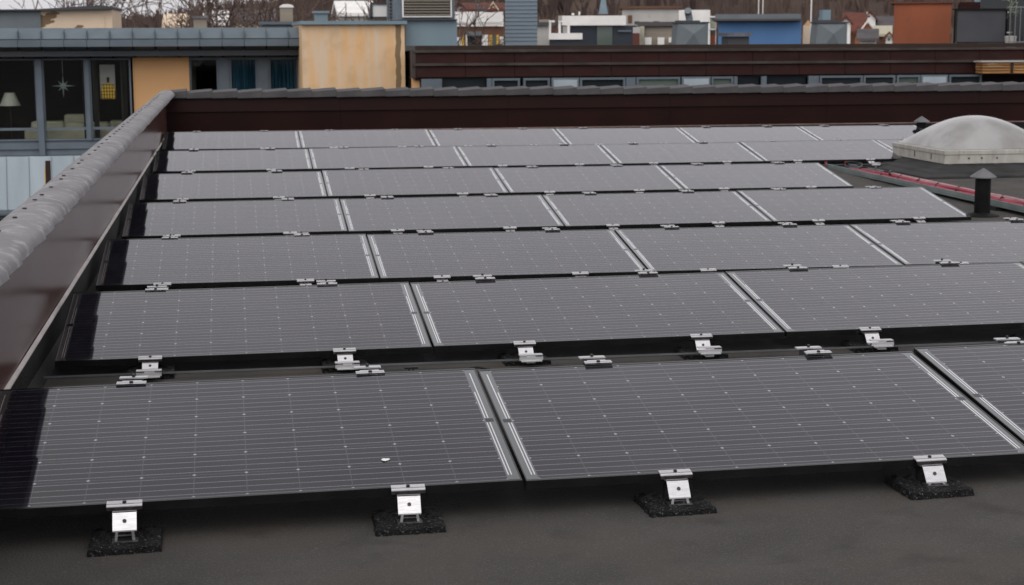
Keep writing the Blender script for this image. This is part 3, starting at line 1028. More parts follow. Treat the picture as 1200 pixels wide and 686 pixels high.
def vent(x, y, label, h=0.36, rad=0.079):
    z = roofz(y)
    t = empty('vent_pipe', (x, y, z), label, 'vent pipe', 'black vent pipes with conical caps')
    p = MB(); p.lathe([(rad, -0.01), (rad * 0.97, h)], (0, 0, 0), 24); p.build('pipe', M['blackpipe'], t, True).modifiers.new('e', 'EDGE_SPLIT')
    c = MB(); c.lathe([(rad * 1.64, h - 0.002), (rad * 1.64, h + 0.006), (rad * 0.9, h + 0.042), (0.006, h + 0.078)], (0, 0, 0), 20)
    c.build('cap', M['cap'], t)
    fl = MB(); fl.lathe([(rad * 2.2, 0.0), (rad * 2.0, 0.012), (rad * 1.15, 0.03)], (0, 0, 0), 24); fl.build('base_flange', M['upstand'], t)


vent(6.365, 13.25, 'black vent pipe with grey conical cap in front of the cable tray', 0.335, 0.068)
vent(9.43, 21.6, 'black vent pipe with grey conical cap partly hidden behind the skylight dome', 0.215, 0.068)

# ------------------------------------------------------------------ cable tray and cables
TX0, TX1, TZ = 6.69, 6.93, -0.085
tr = empty('cable_tray', (6.8, 15, roofz(15)), 'grey green cable tray running back across the roof beside the skylight', 'cable tray')
toff = Vector((-6.8, -15, -roofz(15)))


def tpart(mb, name, mt):
    mb.v = [tuple(Vector(v) + toff) for v in mb.v]
    return mb.build(name, mt, tr)


for xx in (TX0, TX1):
    q = MB()
    q.prism([(xx, TZ), (xx + 0.012, TZ), (xx + 0.012, TZ + 0.055), (xx, TZ + 0.055)], 9.0, 17.95, 'y')
    q.box(xx - 0.003, xx - 0.0005, 9.0, 17.95, TZ + 0.022, TZ + 0.030)
    rl = tpart(q, 'side_rail', M['tray'])
    e = MB(); e.box(xx - 0.006, xx + 0.02, 17.952, 17.97, TZ - 0.002, TZ + 0.075); tpart(e, 'end_cap', M['redcable'])
q = MB(); q.box(TX0 + 0.0125, TX1 - 0.0005, 9.0, 17.95, TZ, TZ + 0.004); tpart(q, 'tray_floor', M['tray'])
for i in range(7):
    yy = 9.4 + i * 1.4
    q = MB(); q.box(TX0 - 0.03, TX1 + 0.04, yy, yy + 0.12, roofz(yy) - 0.01, TZ - 0.001); tpart(q, 'foot', M['rubber'])
CM = ['redcable', 'redcable', 'pinkcable', 'pinkcable', 'pinkcable']
CLB = ['dark red cable along the left side of the grey tray', 'dark red cable second from the left in the grey tray', 'faded pink cable in the middle of the grey tray',
       'faded pink cable second from the right in the grey tray', 'faded pink cable along the right side of the grey tray']
for i in range(5):
    q = MB()
    pts = []
    n = 60
    for j in range(n + 1):
        y = 9.2 + (17.3 - 0.25 * i - 9.2) * j / n
        pts.append((TX0 + 0.045 + i * 0.042 + 0.012 * mnoise.noise(Vector((y * 1.5, i * 9, 0))), y,
                    TZ + 0.022 + 0.022 + 0.013 * (i % 2) + 0.010 * mnoise.noise(Vector((y * 1.2, i * 5, 3)))))
    q.tube(pts, 0.019, 7)
    ob = q.build('cable', M[CM[i]], smooth=True)
    tag(ob, CLB[i], 'cable', 'cables lying in the tray')
    for j in range(16):
        y = 9.5 + j * 0.46 + i * 0.07
        if y > 16.8: continue
        z = TZ + 0.044 + 0.013 * (i % 2)
        tq = MB(); tq.tube([(TX0 + 0.045 + i * 0.042, y, z), (TX0 + 0.045 + i * 0.042, y + 0.014, z)], 0.023, 8)
        tq.build('cable_tie', M['blackcable'], ob)
q = MB()
q.tube([(TX0 + 0.05 + 0.1 * math.sin(i * 0.55) ** 2 + i * 0.007, 16.2 + i * 0.09, TZ + 0.075 + 0.02 * math.sin(i * 0.9)) for i in range(20)], 0.011, 6)
tag(q.build('cable', M['blackcable'], smooth=True), 'short black cable curling at the far end of the grey tray', 'cable')

# ------------------------------------------------------------------ background helpers
def pbox(mb, x0, x1, y0, y1, Y, depth, zb=None, zt=None):
    A, B = at(x0, y1, Y), at(x1, y0, Y)
    mb.box(A.x, B.x, Y, Y + depth, A.z if zb is None else zb, B.z if zt is None else zt)
    return A, B


FACE = {}


def pthing(name, x, Y, label, cat, group=None):
    p = at(x, 50, Y)
    t = empty(name, (p.x, Y, 0), label, cat, group)
    if x > 560 and Y > 32.9 and name not in ('ventilation_cowl', 'railing', 'screen_wall', 'potted_plant', 'rooftop_vent'):
        th = math.atan2(p.x, Y)                    # these buildings follow another street grid
        t.rotation_euler = (0, 0, -th)
        FACE[t.name] = math.cos(th)
    return t


def child(mb, name, mt, t, **kw):
    l = t.location
    c_ = FACE.get(t.name, 1.0)
    mb.v = [((v[0] - l.x) * c_, v[1] - l.y, v[2] - l.z) for v in mb.v]
    return mb.build(name, mt, t, **kw)


def sub(mb, name, mt, t, par, **kw):
    l = t.location
    c_ = FACE.get(t.name, 1.0)
    mb.v = [((v[0] - l.x) * c_, v[1] - l.y, v[2] - l.z) for v in mb.v]
    return mb.build(name, mt, par, **kw)


# ------------------------------------------------------------------ left apartment building
YF = 33.0
ab = pthing('apartment_building', 150, YF, 'apartment building with zinc eaves, peach wall and wide dark windows beyond the left parapet', 'building')
xl = at(-160, 60, YF).x
xr_ = at(356, 60, YF).x
zE = at(100, 68, YF).z
# zinc eave: upper band, lower band, sloping soffit, with standing joints
z_t, z_m, z_b = at(100, 33, 32.2).z, at(100, 46.5, 32.2).z, at(100, 55, 32.2).z
ev, so = MB(), MB()
step = 25 / FPX * 32.2
x = xl
while x < xr_ - 0.02:
    x1 = min(x + step, xr_)
    ev.prism([(32.34, z_t), (32.20, z_m + 0.012), (32.22, z_m), (32.5, z_m)], x + 0.004, x1 - 0.004, 'x')
    ev.box(x, x1 - 0.008, 32.16, 32.4, z_b, z_m - 0.003)
    ev.box(x - 0.012, x + 0.003, 32.15, 32.33, z_m, z_t - 0.06)
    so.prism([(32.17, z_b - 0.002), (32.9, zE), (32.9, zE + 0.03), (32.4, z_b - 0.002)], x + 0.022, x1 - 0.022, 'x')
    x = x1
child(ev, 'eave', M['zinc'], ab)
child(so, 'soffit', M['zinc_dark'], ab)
b = MB(); b.box(xl, xr_, 32.45, 41, zE + 0.035, z_t - 0.02); child(b, 'roof', M['zinc_dark'], ab)
zs = at(50, 165, YF).z                      # sill
zsk = at(50, 182, YF).z
# peach wall
b = MB(); A, B = at(155, 66, YF), at(221, 66, YF); b.box(A.x, B.x, YF - 0.02, YF + 0.35, -5, zE); child(b, 'wall', M['peach'], ab)
# sill panel and zinc cladding underneath
b = MB(); b.box(xl, A.x, YF - 0.06, YF + 0.3, zsk, zs); child(b, 'sill_panel', M['winframe'], ab)
b = MB(); b.box(xl, A.x, YF - 0.10, YF - 0.061, zs - 0.16, zs - 0.04)
child(b, 'sill_rail', M['winframe'], ab)
zc, sm = MB(), MB()
xx = xl
i = 0
while xx < A.x + 2:
    wz = 24.5 / FPX * YF
    zc.prism([(YF - 0.16, zsk - 0.01), (YF - 1.0, -4.6), (YF + 0.3, -4.6), (YF + 0.3, zsk - 0.01)], xx + 0.002, xx + wz - 0.002, 'x')
    zc.prism([(YF - 0.195, zsk - 0.02), (YF - 1.035, -4.6), (YF - 0.99, -4.6), (YF - 0.15, zsk - 0.02)], xx - 0.016, xx + 0.0015, 'x')
    xx += wz
child(zc, 'zinc_cladding', M['zinc_pale'], ab)
b = MB(); zl = at(5, 248, 32.4).z; b.box(xl, A.x + 2, 31.95, 32.6, zl - 0.03, zl + 0.01); child(b, 'cladding_trim', M['zinc'], ab)
b = MB(); b.box(xl, A.x + 2, 31.8, 32.55, zl - 1.5, zl - 0.16); child(b, 'lower_wall', M['darkwood'], ab)


def window(t, x0, x1, ztop, zbot, Y, pane_mat, fr=0.05, mat_f='winframe', depth=0.10):
    f = MB()
    f.box(x0, x1, Y - depth, Y, ztop - fr, ztop)
    f.box(x0, x1, Y - depth, Y, zbot, zbot + fr)
    f.box(x0, x0 + fr, Y - depth, Y, zbot + fr + 0.0005, ztop - fr - 0.0005)
    f.box(x1 - fr, x1, Y - depth, Y, zbot + fr + 0.0005, ztop - fr - 0.0005)
    wo = child(f, 'window', M[mat_f], t)
    p = MB(); p.box(x0 + fr + 0.001, x1 - fr - 0.001, Y - depth * 0.5 - 0.01, Y - depth * 0.5, zbot + fr + 0.001, ztop - fr - 0.001)
    po = sub(p, 'pane', M[pane_mat], t, wo)
    return wo


def zx(x, y=100, Y=YF):
    return at(x, y, Y).x


ztw = zE - 0.01
for (xa, xb) in ((-120, 43.5), (50.5, 101), (105.5, 154)):
    wo = window(ab, zx(xa), zx(xb), ztw, zs + 0.003, YF, 'glass', 0.03)
    q = MB(); zr = at(50, 151, YF).z
    q.box(zx(xa) + 0.03, zx(xb) - 0.03, YF - 0.088, YF - 0.064, zr - 0.025, zr + 0.025)
    sub(q, 'rail', M['winframe'], ab, wo)
for (xa, xb, dp) in ((43.5, 50.5, 0.17), (101, 105.5, 0.14)):
    q = MB(); q.box(zx(xa) + 0.001, zx(xb) - 0.001, YF - dp, YF, zsk + 0.003 if xa < 60 else zs, ztw); child(q, 'mullion', M['winframe'], ab)
for (xa, xb, pm) in ((222, 257, 'glass'), (269, 302.5, 'glass'), (315, 351, 'glass')):
    window(ab, zx(xa), zx(xb), ztw, -2.2, YF + 0.15, pm, 0.045)
for (xa, xb) in ((257, 269), (302.5, 315)):
    q = MB(); q.box(zx(xa) + 0.001, zx(xb) - 0.001, YF + 0.02, YF + 0.12, -2.4, ztw); child(q, 'mullion', M['winframe'], ab)
# dark rooms behind
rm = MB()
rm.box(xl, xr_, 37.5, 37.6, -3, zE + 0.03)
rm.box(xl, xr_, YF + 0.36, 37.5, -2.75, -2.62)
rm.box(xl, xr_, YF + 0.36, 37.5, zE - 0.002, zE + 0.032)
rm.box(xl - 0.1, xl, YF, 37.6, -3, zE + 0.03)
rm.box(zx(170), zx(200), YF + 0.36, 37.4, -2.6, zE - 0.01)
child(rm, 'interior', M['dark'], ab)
b = MB(); b.box(xl, xr_, YF + 0.31, 41, -12, -4.7); child(b, 'base', M['concrete'], ab)
# curtains
for (xa, xb, mm) in ((271, 301, 'blue_curtain'), (317, 350, 'blue_curtain'), (224, 230, 'grey_curtain'), (96, 100, 'grey_curtain'), (108, 114, 'grey_curtain'), (141, 148, 'grey_curtain')):
    q = MB()
    n = 24
    X0, X1 = zx(xa), zx(xb)
    for i in range(n + 1):
        x = X0 + (X1 - X0) * i / n
        yy = YF + 0.14 + 0.035 * math.sin(i * 1.9)
        q.v += [(x, yy, ztw - 0.03), (x, yy, -2.3 if xa > 200 else -0.62)]
    q.f = [(2 * i, 2 * i + 2, 2 * i + 3, 2 * i + 1) for i in range(n)]
    child(q, 'curtain', M[mm], ab)

# things behind the big windows
ls = pthing('table_lamp', 12, 33.6, 'table lamp with pale shade behind the leftmost window', 'lamp')
p0 = at(12, 124, 33.6)
q = MB(); q.lathe([(0.20, p0.z), (0.095, p0.z + 0.25)], (p0.x, 33.6, 0), 24); child(q, 'lamp_shade', M['shade'], ls)
q = MB(); q.lathe([(0.09, -2.62), (0.08, -2.59), (0.015, -2.55), (0.015, p0.z + 0.02)], (p0.x, 33.6, 0), 12); child(q, 'lamp_stand', M['darkwood'], ls)

p0 = at(74, 101, 33.25)
stt = MB()
pts = []
for k in range(16):
    a = k / 16 * 2 * math.pi + math.pi / 2
    rr = (0.235 if k % 4 == 0 else 0.14) if k % 2 == 0 else 0.045
    pts.append((p0.x + rr * math.cos(a), p0.z + rr * math.sin(a)))
stt.v = [(x, 33.25, z) for x, z in pts] + [(p0.x, 33.19, p0.z), (p0.x, 33.31, p0.z)]
for k in range(16):
    stt.f += [(k, (k + 1) % 16, 16), ((k + 1) % 16, k, 17)]
stt.tube([(p0.x, 33.25, p0.z + 0.23), (p0.x, 33.25, zE - 0.005)], 0.004, 4)
tag(stt.build('paper_star', M['star']), 'pale eight pointed paper star hanging behind the middle window', 'star')

wd_ = pthing('wall_lantern', 127, 33.6, 'yellow lattice lantern hanging on a pale board behind the window by the peach wall', 'lantern')
A, B = at(118, 116, 33.6), at(134, 76, 33.6)
q = MB(); q.box(A.x, B.x, 33.62, 33.66, A.z, B.z); child(q, 'backboard', M['white'], wd_)
cxl = at(127.3, 108, 33.6).x; zb_, zt_ = at(127, 116, 33.6).z, at(127, 98, 33.6).z
wl = 15 / FPX * 33.6
poly = [(cxl - wl / 2, zb_), (cxl + wl / 2, zb_)] + [(cxl + wl / 2 * math.cos(a), zt_ - 0.14 + 0.14 * math.sin(a)) for a in [i * math.pi / 10 for i in range(11)]]
q = MB(); q.prism(poly, 33.5, 33.6, 'y'); child(q, 'lantern_glass', M['lantern'], wd_)
q = MB()
for i in range(6):
    x = cxl - wl / 2 + wl * i / 5
    hh = zt_ - 0.14 + 0.14 * math.sqrt(max(0, 1 - ((x - cxl) / (wl / 2)) ** 2))
    q.box(x - 0.007, x + 0.007, 33.485, 33.499, zb_, hh)
for i in range(5):
    z = zb_ + 0.02 + i * 0.065
    q.box(cxl - wl / 2, cxl + wl / 2, 33.472, 33.484, z - 0.006, z + 0.006)
q.tube([(cxl - wl / 2 - 0.01, 33.48, zt_ - 0.14)] + [(cxl + (wl / 2 + 0.01) * math.cos(a), 33.48, zt_ - 0.14 + 0.15 * math.sin(a)) for a in [math.pi - i * math.pi / 8 for i in range(9)]], 0.012, 5)
q.box(cxl - 0.02, cxl + 0.02, 33.5, 33.61, zt_ + 0.02, zt_ + 0.12)
child(q, 'lattice', M['darkwood'], wd_)

sf = pthing('sofa', 80, 34.4, 'long cream sofa with back cushions behind the dark windows', 'sofa')
for (xa, xb, ya, yb, Y, dpt, nmn) in ((30, 155, 150, 190, 33.45, 0.8, 'seat'), (37, 75, 142, 165, 33.9, 0.25, 'back_cushion'), (76, 100, 134, 165, 33.91, 0.25, 'back_cushion'),
                                     (101, 128, 143, 165, 33.905, 0.25, 'back_cushion'), (129, 160, 141, 165, 33.915, 0.25, 'back_cushion'), (76.5, 99, 143.5, 165, 33.65, 0.2, 'cushion')):
    q = MB(); pbox(q, xa, xb, ya, yb, Y, dpt, zb=-2.6 if nmn == 'seat' else None); child(q, nmn, M['sofa'], sf, bevel=0.05)

# post standing in front of the pale zinc
po = pthing('timber_post', 53, 31.2, 'dark timber post with a yellow edge leaning at the pale zinc cladding', 'post')
A, T = at(50.5, 226, 31.2), at(55.5, 189, 31.2)
q = MB(); q.add([(A.x - .02, 31.2, -5), (A.x + .10, 31.2, -5), (T.x + .045, 31.2, T.z), (T.x - .04, 31.2, T.z),
                 (A.x - .02, 31.3, -5), (A.x + .10, 31.3, -5), (T.x + .045, 31.3, T.z), (T.x - .04, 31.3, T.z)],
                [(0, 1, 2, 3), (7, 6, 5, 4), (0, 4, 5, 1), (1, 5, 6, 2), (2, 6, 7, 3), (3, 7, 4, 0)])
child(q, 'shaft', M['darkwood'], po)
q = MB(); q.add([(A.x - .05, 31.19, -5), (A.x - .021, 31.19, -5), (T.x - .042, 31.19, T.z - 0.12), (T.x - .055, 31.19, T.z - 0.12),
                 (A.x - .05, 31.29, -5), (A.x - .021, 31.29, -5), (T.x - .042, 31.29, T.z - 0.12), (T.x - .055, 31.29, T.z - 0.12)],
                [(0, 1, 2, 3), (7, 6, 5, 4), (0, 4, 5, 1), (1, 5, 6, 2), (2, 6, 7, 3), (3, 7, 4, 0)])
child(q, 'edge_board', M['yellow'], po)

# roof box on the apartment building
rb = pthing('rooftop_box', 60, 36, 'cream rendered rooftop box with peeling patches and grey sheet side above the eaves', 'rooftop box')
A = at(47.5, 36, 36)
q = MB(); pbox(q, 47.5, 122, 10, 36, 36, 3, zb=z_t - 0.1)
o = q
l = A
q.v = [(v[0] - A.x, v[1] - 36, v[2] - A.z) for v in q.v]
wq = q.build('rendered_wall', M['peeling'], rb, loc=(A.x - rb.location.x, 0, A.z))
q = MB(); pbox(q, 122.2, 131, 9.5, 36, 36.02, 3, zb=z_t - 0.1); child(q, 'corner_pier', M['cream'], rb)
q = MB(); pbox(q, -150, 47.2, 12, 36, 35.95, 3, zb=z_t - 0.1); child(q, 'sheet_side', M['charcoal' if False else 'cowl'], rb)
q = MB(); pts = [(at(-150, 11, 35.8).x, at(0, 12.5, 35.8).z), (at(45, 11, 35.8).x, at(45, 10.8, 35.8).z), (at(118, 6, 35.8).x, at(118, 6.2, 35.8).z), (at(132.5, 8, 35.8).x, at(132, 8, 35.8).z),
                   (at(132.5, 8, 35.8).x, at(132, 10.5, 35.8).z), (at(47, 12, 35.8).x, at(47, 12.6, 35.8).z), (at(-150, 14, 35.8).x, at(0, 14, 35.8).z)]
q.prism(pts, 35.8, 39, 'y'); child(q, 'roof_edge', M['zinc_dark'], rb)

# chimneys / roof vents
for (x0, x1, y0, y1, Y, mm, capm, lb) in ((227, 242, 20, 36, 38, 'beige', 'cap', 'short beige chimney with grey cap above the zinc eave'),
                                           (329, 343, 7, 36, 39, 'beige', 'white', 'tall beige chimney with rounded pale top left of the stained wall'),
                                           (369, 384, 14, 30, 36, 'bluegrey', 'bluegrey', 'small blue grey vent box on top of the stained wall')):
    t = pthing('chimney', (x0 + x1) / 2, Y, lb, 'chimney')
    q = MB(); pbox(q, x0, x1, y0 + 2, y1, Y, 0.35, zb=0.9); child(q, 'stack', M[mm], t)
    q = MB()
    if capm == 'white':
        A, B = at(x0 - 1, y0 + 1, Y), at(x1 + 1, y0 - 2, Y)
        q.prism([(A.x, A.z - 0.02)] + [((A.x + B.x) / 2 - (B.x - A.x) / 2 * math.cos(a), A.z + 0.06 * math.sin(a)) for a in [i * math.pi / 8 for i in range(9)]] + [(B.x, A.z - 0.02)], Y - 0.02, Y + 0.37, 'y')
    else:
        pbox(q, x0 - 2, x1 + 2, y0 - 1, y0 + 1.8, Y - 0.04, 0.43)
    child(q, 'chimney_cap', M[capm], t)
sh = pthing('roof_hatch', 320, 36.5, 'low pale zinc roof hatch at the end of the eave', 'roof hatch')
q = MB(); pbox(q, 304, 356, 25.5, 29, 36.5, 1.2); child(q, 'lid', M['zinc'], sh)
q = MB(); pbox(q, 308, 354, 29.2, 36, 36.6, 1.0); child(q, 'curb', M['cowl'], sh)

# ------------------------------------------------------------------ stained wall block with louvre unit
sb = pthing('stair_tower', 415, 31, 'ochre rendered stair tower with a brown damp streak and blue grey roof edge', 'building')
A = at(467.5, 105, 31)
q = MB(); pbox(q, 355, 474, 29, 105, 31, 4, zb=-12)
q.v = [(v[0] - A.x, v[1] - 31, v[2] - A.z) for v in q.v]
q.build('rendered_wall', M['stained'], sb, loc=(A.x - sb.location.x, 0, A.z))
q = MB(); pbox(q, 352, 477, 24.5, 29, 30.9, 4.2); child(q, 'roof_edge', M['bluegrey'], sb)
lv = pthing('ventilation_unit', 500, 31.5, 'blue grey ventilation unit with a white framed louvre beside the ochre tower', 'ventilation unit')
q = MB(); pbox(q, 475, 535.5, 24, 54, 31.3, 2.6); child(q, 'base', M['bluegrey'], lv)
q = MB(); pbox(q, 466, 532.5, -32, 23.6, 31.5, 2.2); child(q, 'casing', M['winframe'], lv)
q = MB(); pbox(q, 471, 536, 22.6, 24.0, 31.2, 2.6); child(q, 'ledge', M['zinc_dark'], lv)
lf = MB()
A, B = at(471.5, 20.5, 31.45), at(529, -26, 31.45)
for (a0, a1, c0_, c1_) in ((A.x, B.x, A.z, A.z + 0.025), (A.x, B.x, B.z - 0.025, B.z)):
    lf.box(a0, a1, 31.42, 31.497, c0_, c1_)
lf.box(A.x, A.x + 0.025, 31.42, 31.497, A.z + 0.026, B.z - 0.026); lf.box(B.x - 0.025, B.x, 31.42, 31.497, A.z + 0.026, B.z - 0.026)
lfo = child(lf, 'louvre_frame', M['white'], lv)
sl = MB(); z = A.z + 0.04
while z < B.z - 0.05:
    sl.prism([(31.40, z), (31.47, z + 0.03), (31.475, z + 0.024), (31.405, z - 0.006)], A.x + 0.03, B.x - 0.03, 'x'); z += 0.052
sub(sl, 'louvre_slats', M['beige'], lv, lfo)
q = MB(); q.box(A.x + 0.027, B.x - 0.027, 31.485, 31.495, A.z + 0.03, B.z - 0.03); sub(q, 'louvre_back', M['darkglass'], lv, lfo)
# ribbed dark duct and pale panel left of the unit
dk = pthing('duct', 462, 32.5, 'dark ribbed duct standing left of the louvre unit', 'duct')
q = MB(); pbox(q, 457, 470, -30, 30, 32.6, 0.4); child(q, 'duct_body', M['charcoal'], dk)
q = MB()
for i in range(14):
    pbox(q, 456.5, 466, -26 + i * 4, -24.3 + i * 4, 32.55, 0.045)
child(q, 'ribs', M['steel'], dk)
fp = pthing('framed_panel', 446, 34, 'pale rooftop panel in a dark frame left of the ribbed duct', 'panel')
q = MB(); pbox(q, 434, 457, 3.5, 5.5, 34, 0.08); pbox(q, 434, 457, 19.8, 22, 34, 0.08); pbox(q, 434, 436.5, 5.6, 36, 34, 0.08); pbox(q, 454.5, 457, 5.6, 36, 34, 0.08)
child(q, 'panel_frame', M['charcoal'], fp)
q = MB(); pbox(q, 436.6, 454.4, 5.6, 19.7, 34.03, 0.03); child(q, 'panel_sheet', M['white'], fp)
shf = pthing('ventilation_shaft', 609, 34, 'tall ribbed blue grey ventilation shaft rising behind the terrace', 'ventilation shaft')
q = MB(); pbox(q, 592, 629.5, -60, 60, 34, 0.9); child(q, 'shaft_body', M['shaft'], shf)
q = MB()
for i in range(24):
    pbox(q, 591.7, 629.8, -58 + i * 4.6, -57.4 + i * 4.6, 33.985, 0.9)
child(q, 'joints', M['winframe'], shf)

# ------------------------------------------------------------------ terrace building with brown balustrade
YT = 30.0
tb = pthing('terrace_building', 850, YT, 'building with long dark red brown terrace balustrade above a band of windows', 'building')
X0t, X1t = at(487, 70, YT).x, at(1151, 70, YT).x
XE = at(1400, 70, YT).x


def zt(y, Y=YT):
    return at(850, y, Y).z


bd, cpz = MB(), MB()
x = X0t
while x < XE:
    x1 = min(x + 58.3 / FPX * YT, XE)
    bd.prism([(YT, zt(60.2)), (YT - 0.035, zt(71.8)), (YT + 0.04, zt(71.8)), (YT + 0.05, zt(60.2))], x + 0.004, x1 - 0.004, 'x')
    bd.prism([(YT - 0.02, zt(75.2)), (YT - 0.06, zt(88)), (YT + 0.03, zt(88)), (YT + 0.04, zt(75.2))], x + 0.004, x1 - 0.004, 'x')
    x = x1
child(bd, 'balustrade_boards', M['terrace'], tb)
cpz.box(X0t - 0.03, XE, YT - 0.05, YT + 0.07, zt(60), zt(57.4))
cpz.box(X0t - 0.05, XE, YT - 0.075, YT + 0.05, zt(75), zt(72))
child(cpz, 'board_rail', M['terrace_cap'], tb)
q = MB(); q.box(X0t + 0.05, XE, YT + 0.02, YT + 0.5, zt(57.2), zt(52.3)); child(q, 'cap_rail', M['darkwood'], tb)
q = MB(); q.box(X0t, XE, YT + 0.03, YT + 1.2, zt(91.5), zt(88.3)); child(q, 'terrace_slab', M['darkwood'], tb)
q = MB(); q.box(X0t, XE, YT + 0.09, 46, zt(88), zt(60)); child(q, 'terrace_floor', M['upstand'], tb)
q = MB(); q.box(X0t, XE, YT + 1.2, YT + 14, -12, zt(88.5)); child(q, 'wall', M['dark'], tb)
# worn left end post and ochre pillar
q = MB(); pbox(q, 483, 487, 60, 92, YT - 0.02, 0.3); child(q, 'end_post', M['terrace_cap'], tb)
q = MB(); pbox(q, 484.5, 492, 92.3, 130, YT + 0.1, 0.3); child(q, 'pillar', M['peach'], tb)
YW = YT + 0.02
for (xa, xb, kd) in ((493, 517, 'panel'), (517.5, 569, 'pane_dark'), (569.5, 575, 'post'), (575.5, 608, 'win'), (612, 643, 'win'), (645, 677, 'pale'), (678, 731, 'win'), (732, 743, 'post'),
                     (744, 795, 'win_green'), (797, 830.5, 'pale'), (831.5, 857, 'win_green'), (858, 862, 'post'), (862.5, 889, 'pane_dark'), (890, 896, 'post'), (897, 944, 'pane_dark'),
                     (945, 957, 'panel'), (958, 1008, 'win'), (1009, 1046, 'win'), (1048, 1075, 'win_green'), (1076, 1107.5, 'pale'), (1109, 1147, 'win')):
    xA, xB = at(xa, 96, YW).x, at(xb, 96, YW).x
    zT, zB = at(800, 89.5, YW).z, at(800, 112, YW).z
    if kd in ('panel', 'post', 'pale'):
        q = MB()
        q.box(xA, xB, YW - 0.12, YW - 0.06, zB, zT - 0.01)
        if kd == 'pale':
            o = child(q, 'blind', M['winframe'], tb)
            e = MB(); e.box(xA + 0.035, xB - 0.035, YW - 0.135, YW - 0.1205, zB, zT - 0.045); sub(e, 'blind_sheet', M['zinc_pale'], tb, o)
        else:
            child(q, 'panel' if kd == 'panel' else 'mullion', M['zinc'], tb)
    elif kd == 'pane_dark':
        q = MB(); q.box(xA, xB, YW, YW + 0.03, zB, zT); child(q, 'pane', M['darkglass'], tb)
    else:
        window(tb, xA, xB, zT - 0.01, zB, YW - 0.01, 'greenglass' if kd == 'win_green' else 'darkglass', 0.04, 'zinc', 0.12)
# timber planter on the right end of the balustrade
pl = pthing('timber_planter', 1180, 29.6, 'amber timber planter box fixed at the right end of the terrace balustrade', 'planter')
q = MB()
for i in range(4):
    pbox(q, 1151.5, 1230, 73.4 + i * 3.3, 76.4 + i * 3.3, 29.55, 0.3)
child(q, 'planks', M['wood'], pl)
q = MB(); pbox(q, 1150.5, 1230, 71.2, 73.2, 29.5, 0.36); child(q, 'top_board', M['concrete'], pl)
q = MB(); pbox(q, 1184.5, 1188, 73, 87, 29.53, 0.018); child(q, 'batten', M['darkwood'], pl)


# ------------------------------------------------------------------ things standing on the terrace
def cowl(x0, x1, y0, lb, topkind):
    Y = 33.0
    t = pthing('ventilation_cowl', (x0 + x1) / 2, Y, lb, 'ventilation cowl', 'sheet metal cowls on the terrace')
    A, B = at(x0, 52, Y), at(x1, y0, Y)
    dx = (B.x - A.x) * 0.55
    q = MB()
    cxm = (A.x + B.x) / 2
    zz0, zz1 = A.z - 0.3, B.z
    q.add([(A.x, Y, zz0), (B.x, Y, zz0), (B.x, Y, zz1), (A.x + 0.05, Y, zz1), (cxm + 0.02, Y - 0.10, (zz0 + 0.3 + zz1) / 2),
           (A.x, Y + dx, zz0), (B.x, Y + dx, zz0), (B.x, Y + dx, zz1), (A.x + 0.05, Y + dx, zz1)],
          [(0, 1, 4), (1, 2, 4), (2, 3, 4), (3, 0, 4), (5, 8, 7, 6), (0, 3, 8, 5), (1, 6, 7, 2), (3, 2, 7, 8), (0, 5, 6, 1)])
    child(q, 'hood', M['cowl'], t)
    q = MB(); q.box(A.x + 0.02, B.x + 0.02, Y - 0.03, Y + dx, zz1 + 0.002, zz1 + 0.03); child(q, 'top_rim', M['zinc_dark'], t)
    q = MB()
    if topkind == 'neck':
        xx = at(811, 10, Y).x
        q.tube([(xx + 0.03, Y + 0.3, zz1 + 0.03), (xx + 0.03, Y + 0.3, zz1 + 0.10), (xx + 0.0, Y + 0.28, zz1 + 0.20), (xx - 0.03, Y + 0.2, zz1 + 0.26)], 0.075, 12)
        child(q, 'outlet', M['cowl'], t)
        q = MB(); q.box(xx - 0.22, xx + 0.2, Y + 0.1, Y + 0.5, zz1 + 0.031, zz1 + 0.06); child(q, 'outlet_plate', M['charcoal'], t)
    else:
        xx = at(973, 10, Y).x
        q.box(xx - 0.09, xx + 0.09, Y + 0.2, Y + 0.4, zz1 + 0.031, zz1 + 0.28); child(q, 'outlet', M['bluegrey'], t)
        q = MB(); q.box(xx - 0.20, xx + 0.14, Y + 0.1, Y + 0.5, zz1 + 0.0305, zz1 + 0.07); child(q, 'outlet_plate', M['charcoal'], t)


cowl(791, 830, 27.5, 'grey sheet cowl with crossed folds and round outlet left of the blue hut', 'neck')
cowl(955, 993, 27.5, 'grey sheet cowl with crossed folds and square outlet right of the blue hut', 'box')

bh = pthing('rooftop_hut', 890, 45, 'bright blue flat roofed hut behind the terrace', 'hut')
q = MB(); pbox(q, 841, 939, 24, 60, 45, 5, zb=-6); child(q, 'wall', M['bluebox'], bh)
q = MB(); pbox(q, 840, 941, 16.5, 24, 44.8, 5.4); child(q, 'roof', M['cowl'], bh)
q = MB(); pbox(q, 838, 942, 22, 24.6, 44.7, 5.5); child(q, 'gutter', M['greyroof'], bh)
sbx = pthing('rooftop_vent', 866, 33.5, 'small dark vent box with grey lid in front of the blue hut', 'vent box')
q = MB(); pbox(q, 853.5, 878, 43, 60, 33.5, 0.5); child(q, 'body', M['charcoal'], sbx)
q = MB(); pbox(q, 852, 881, 38.5, 42.6, 33.4, 0.7); child(q, 'lid', M['cap'], sbx)

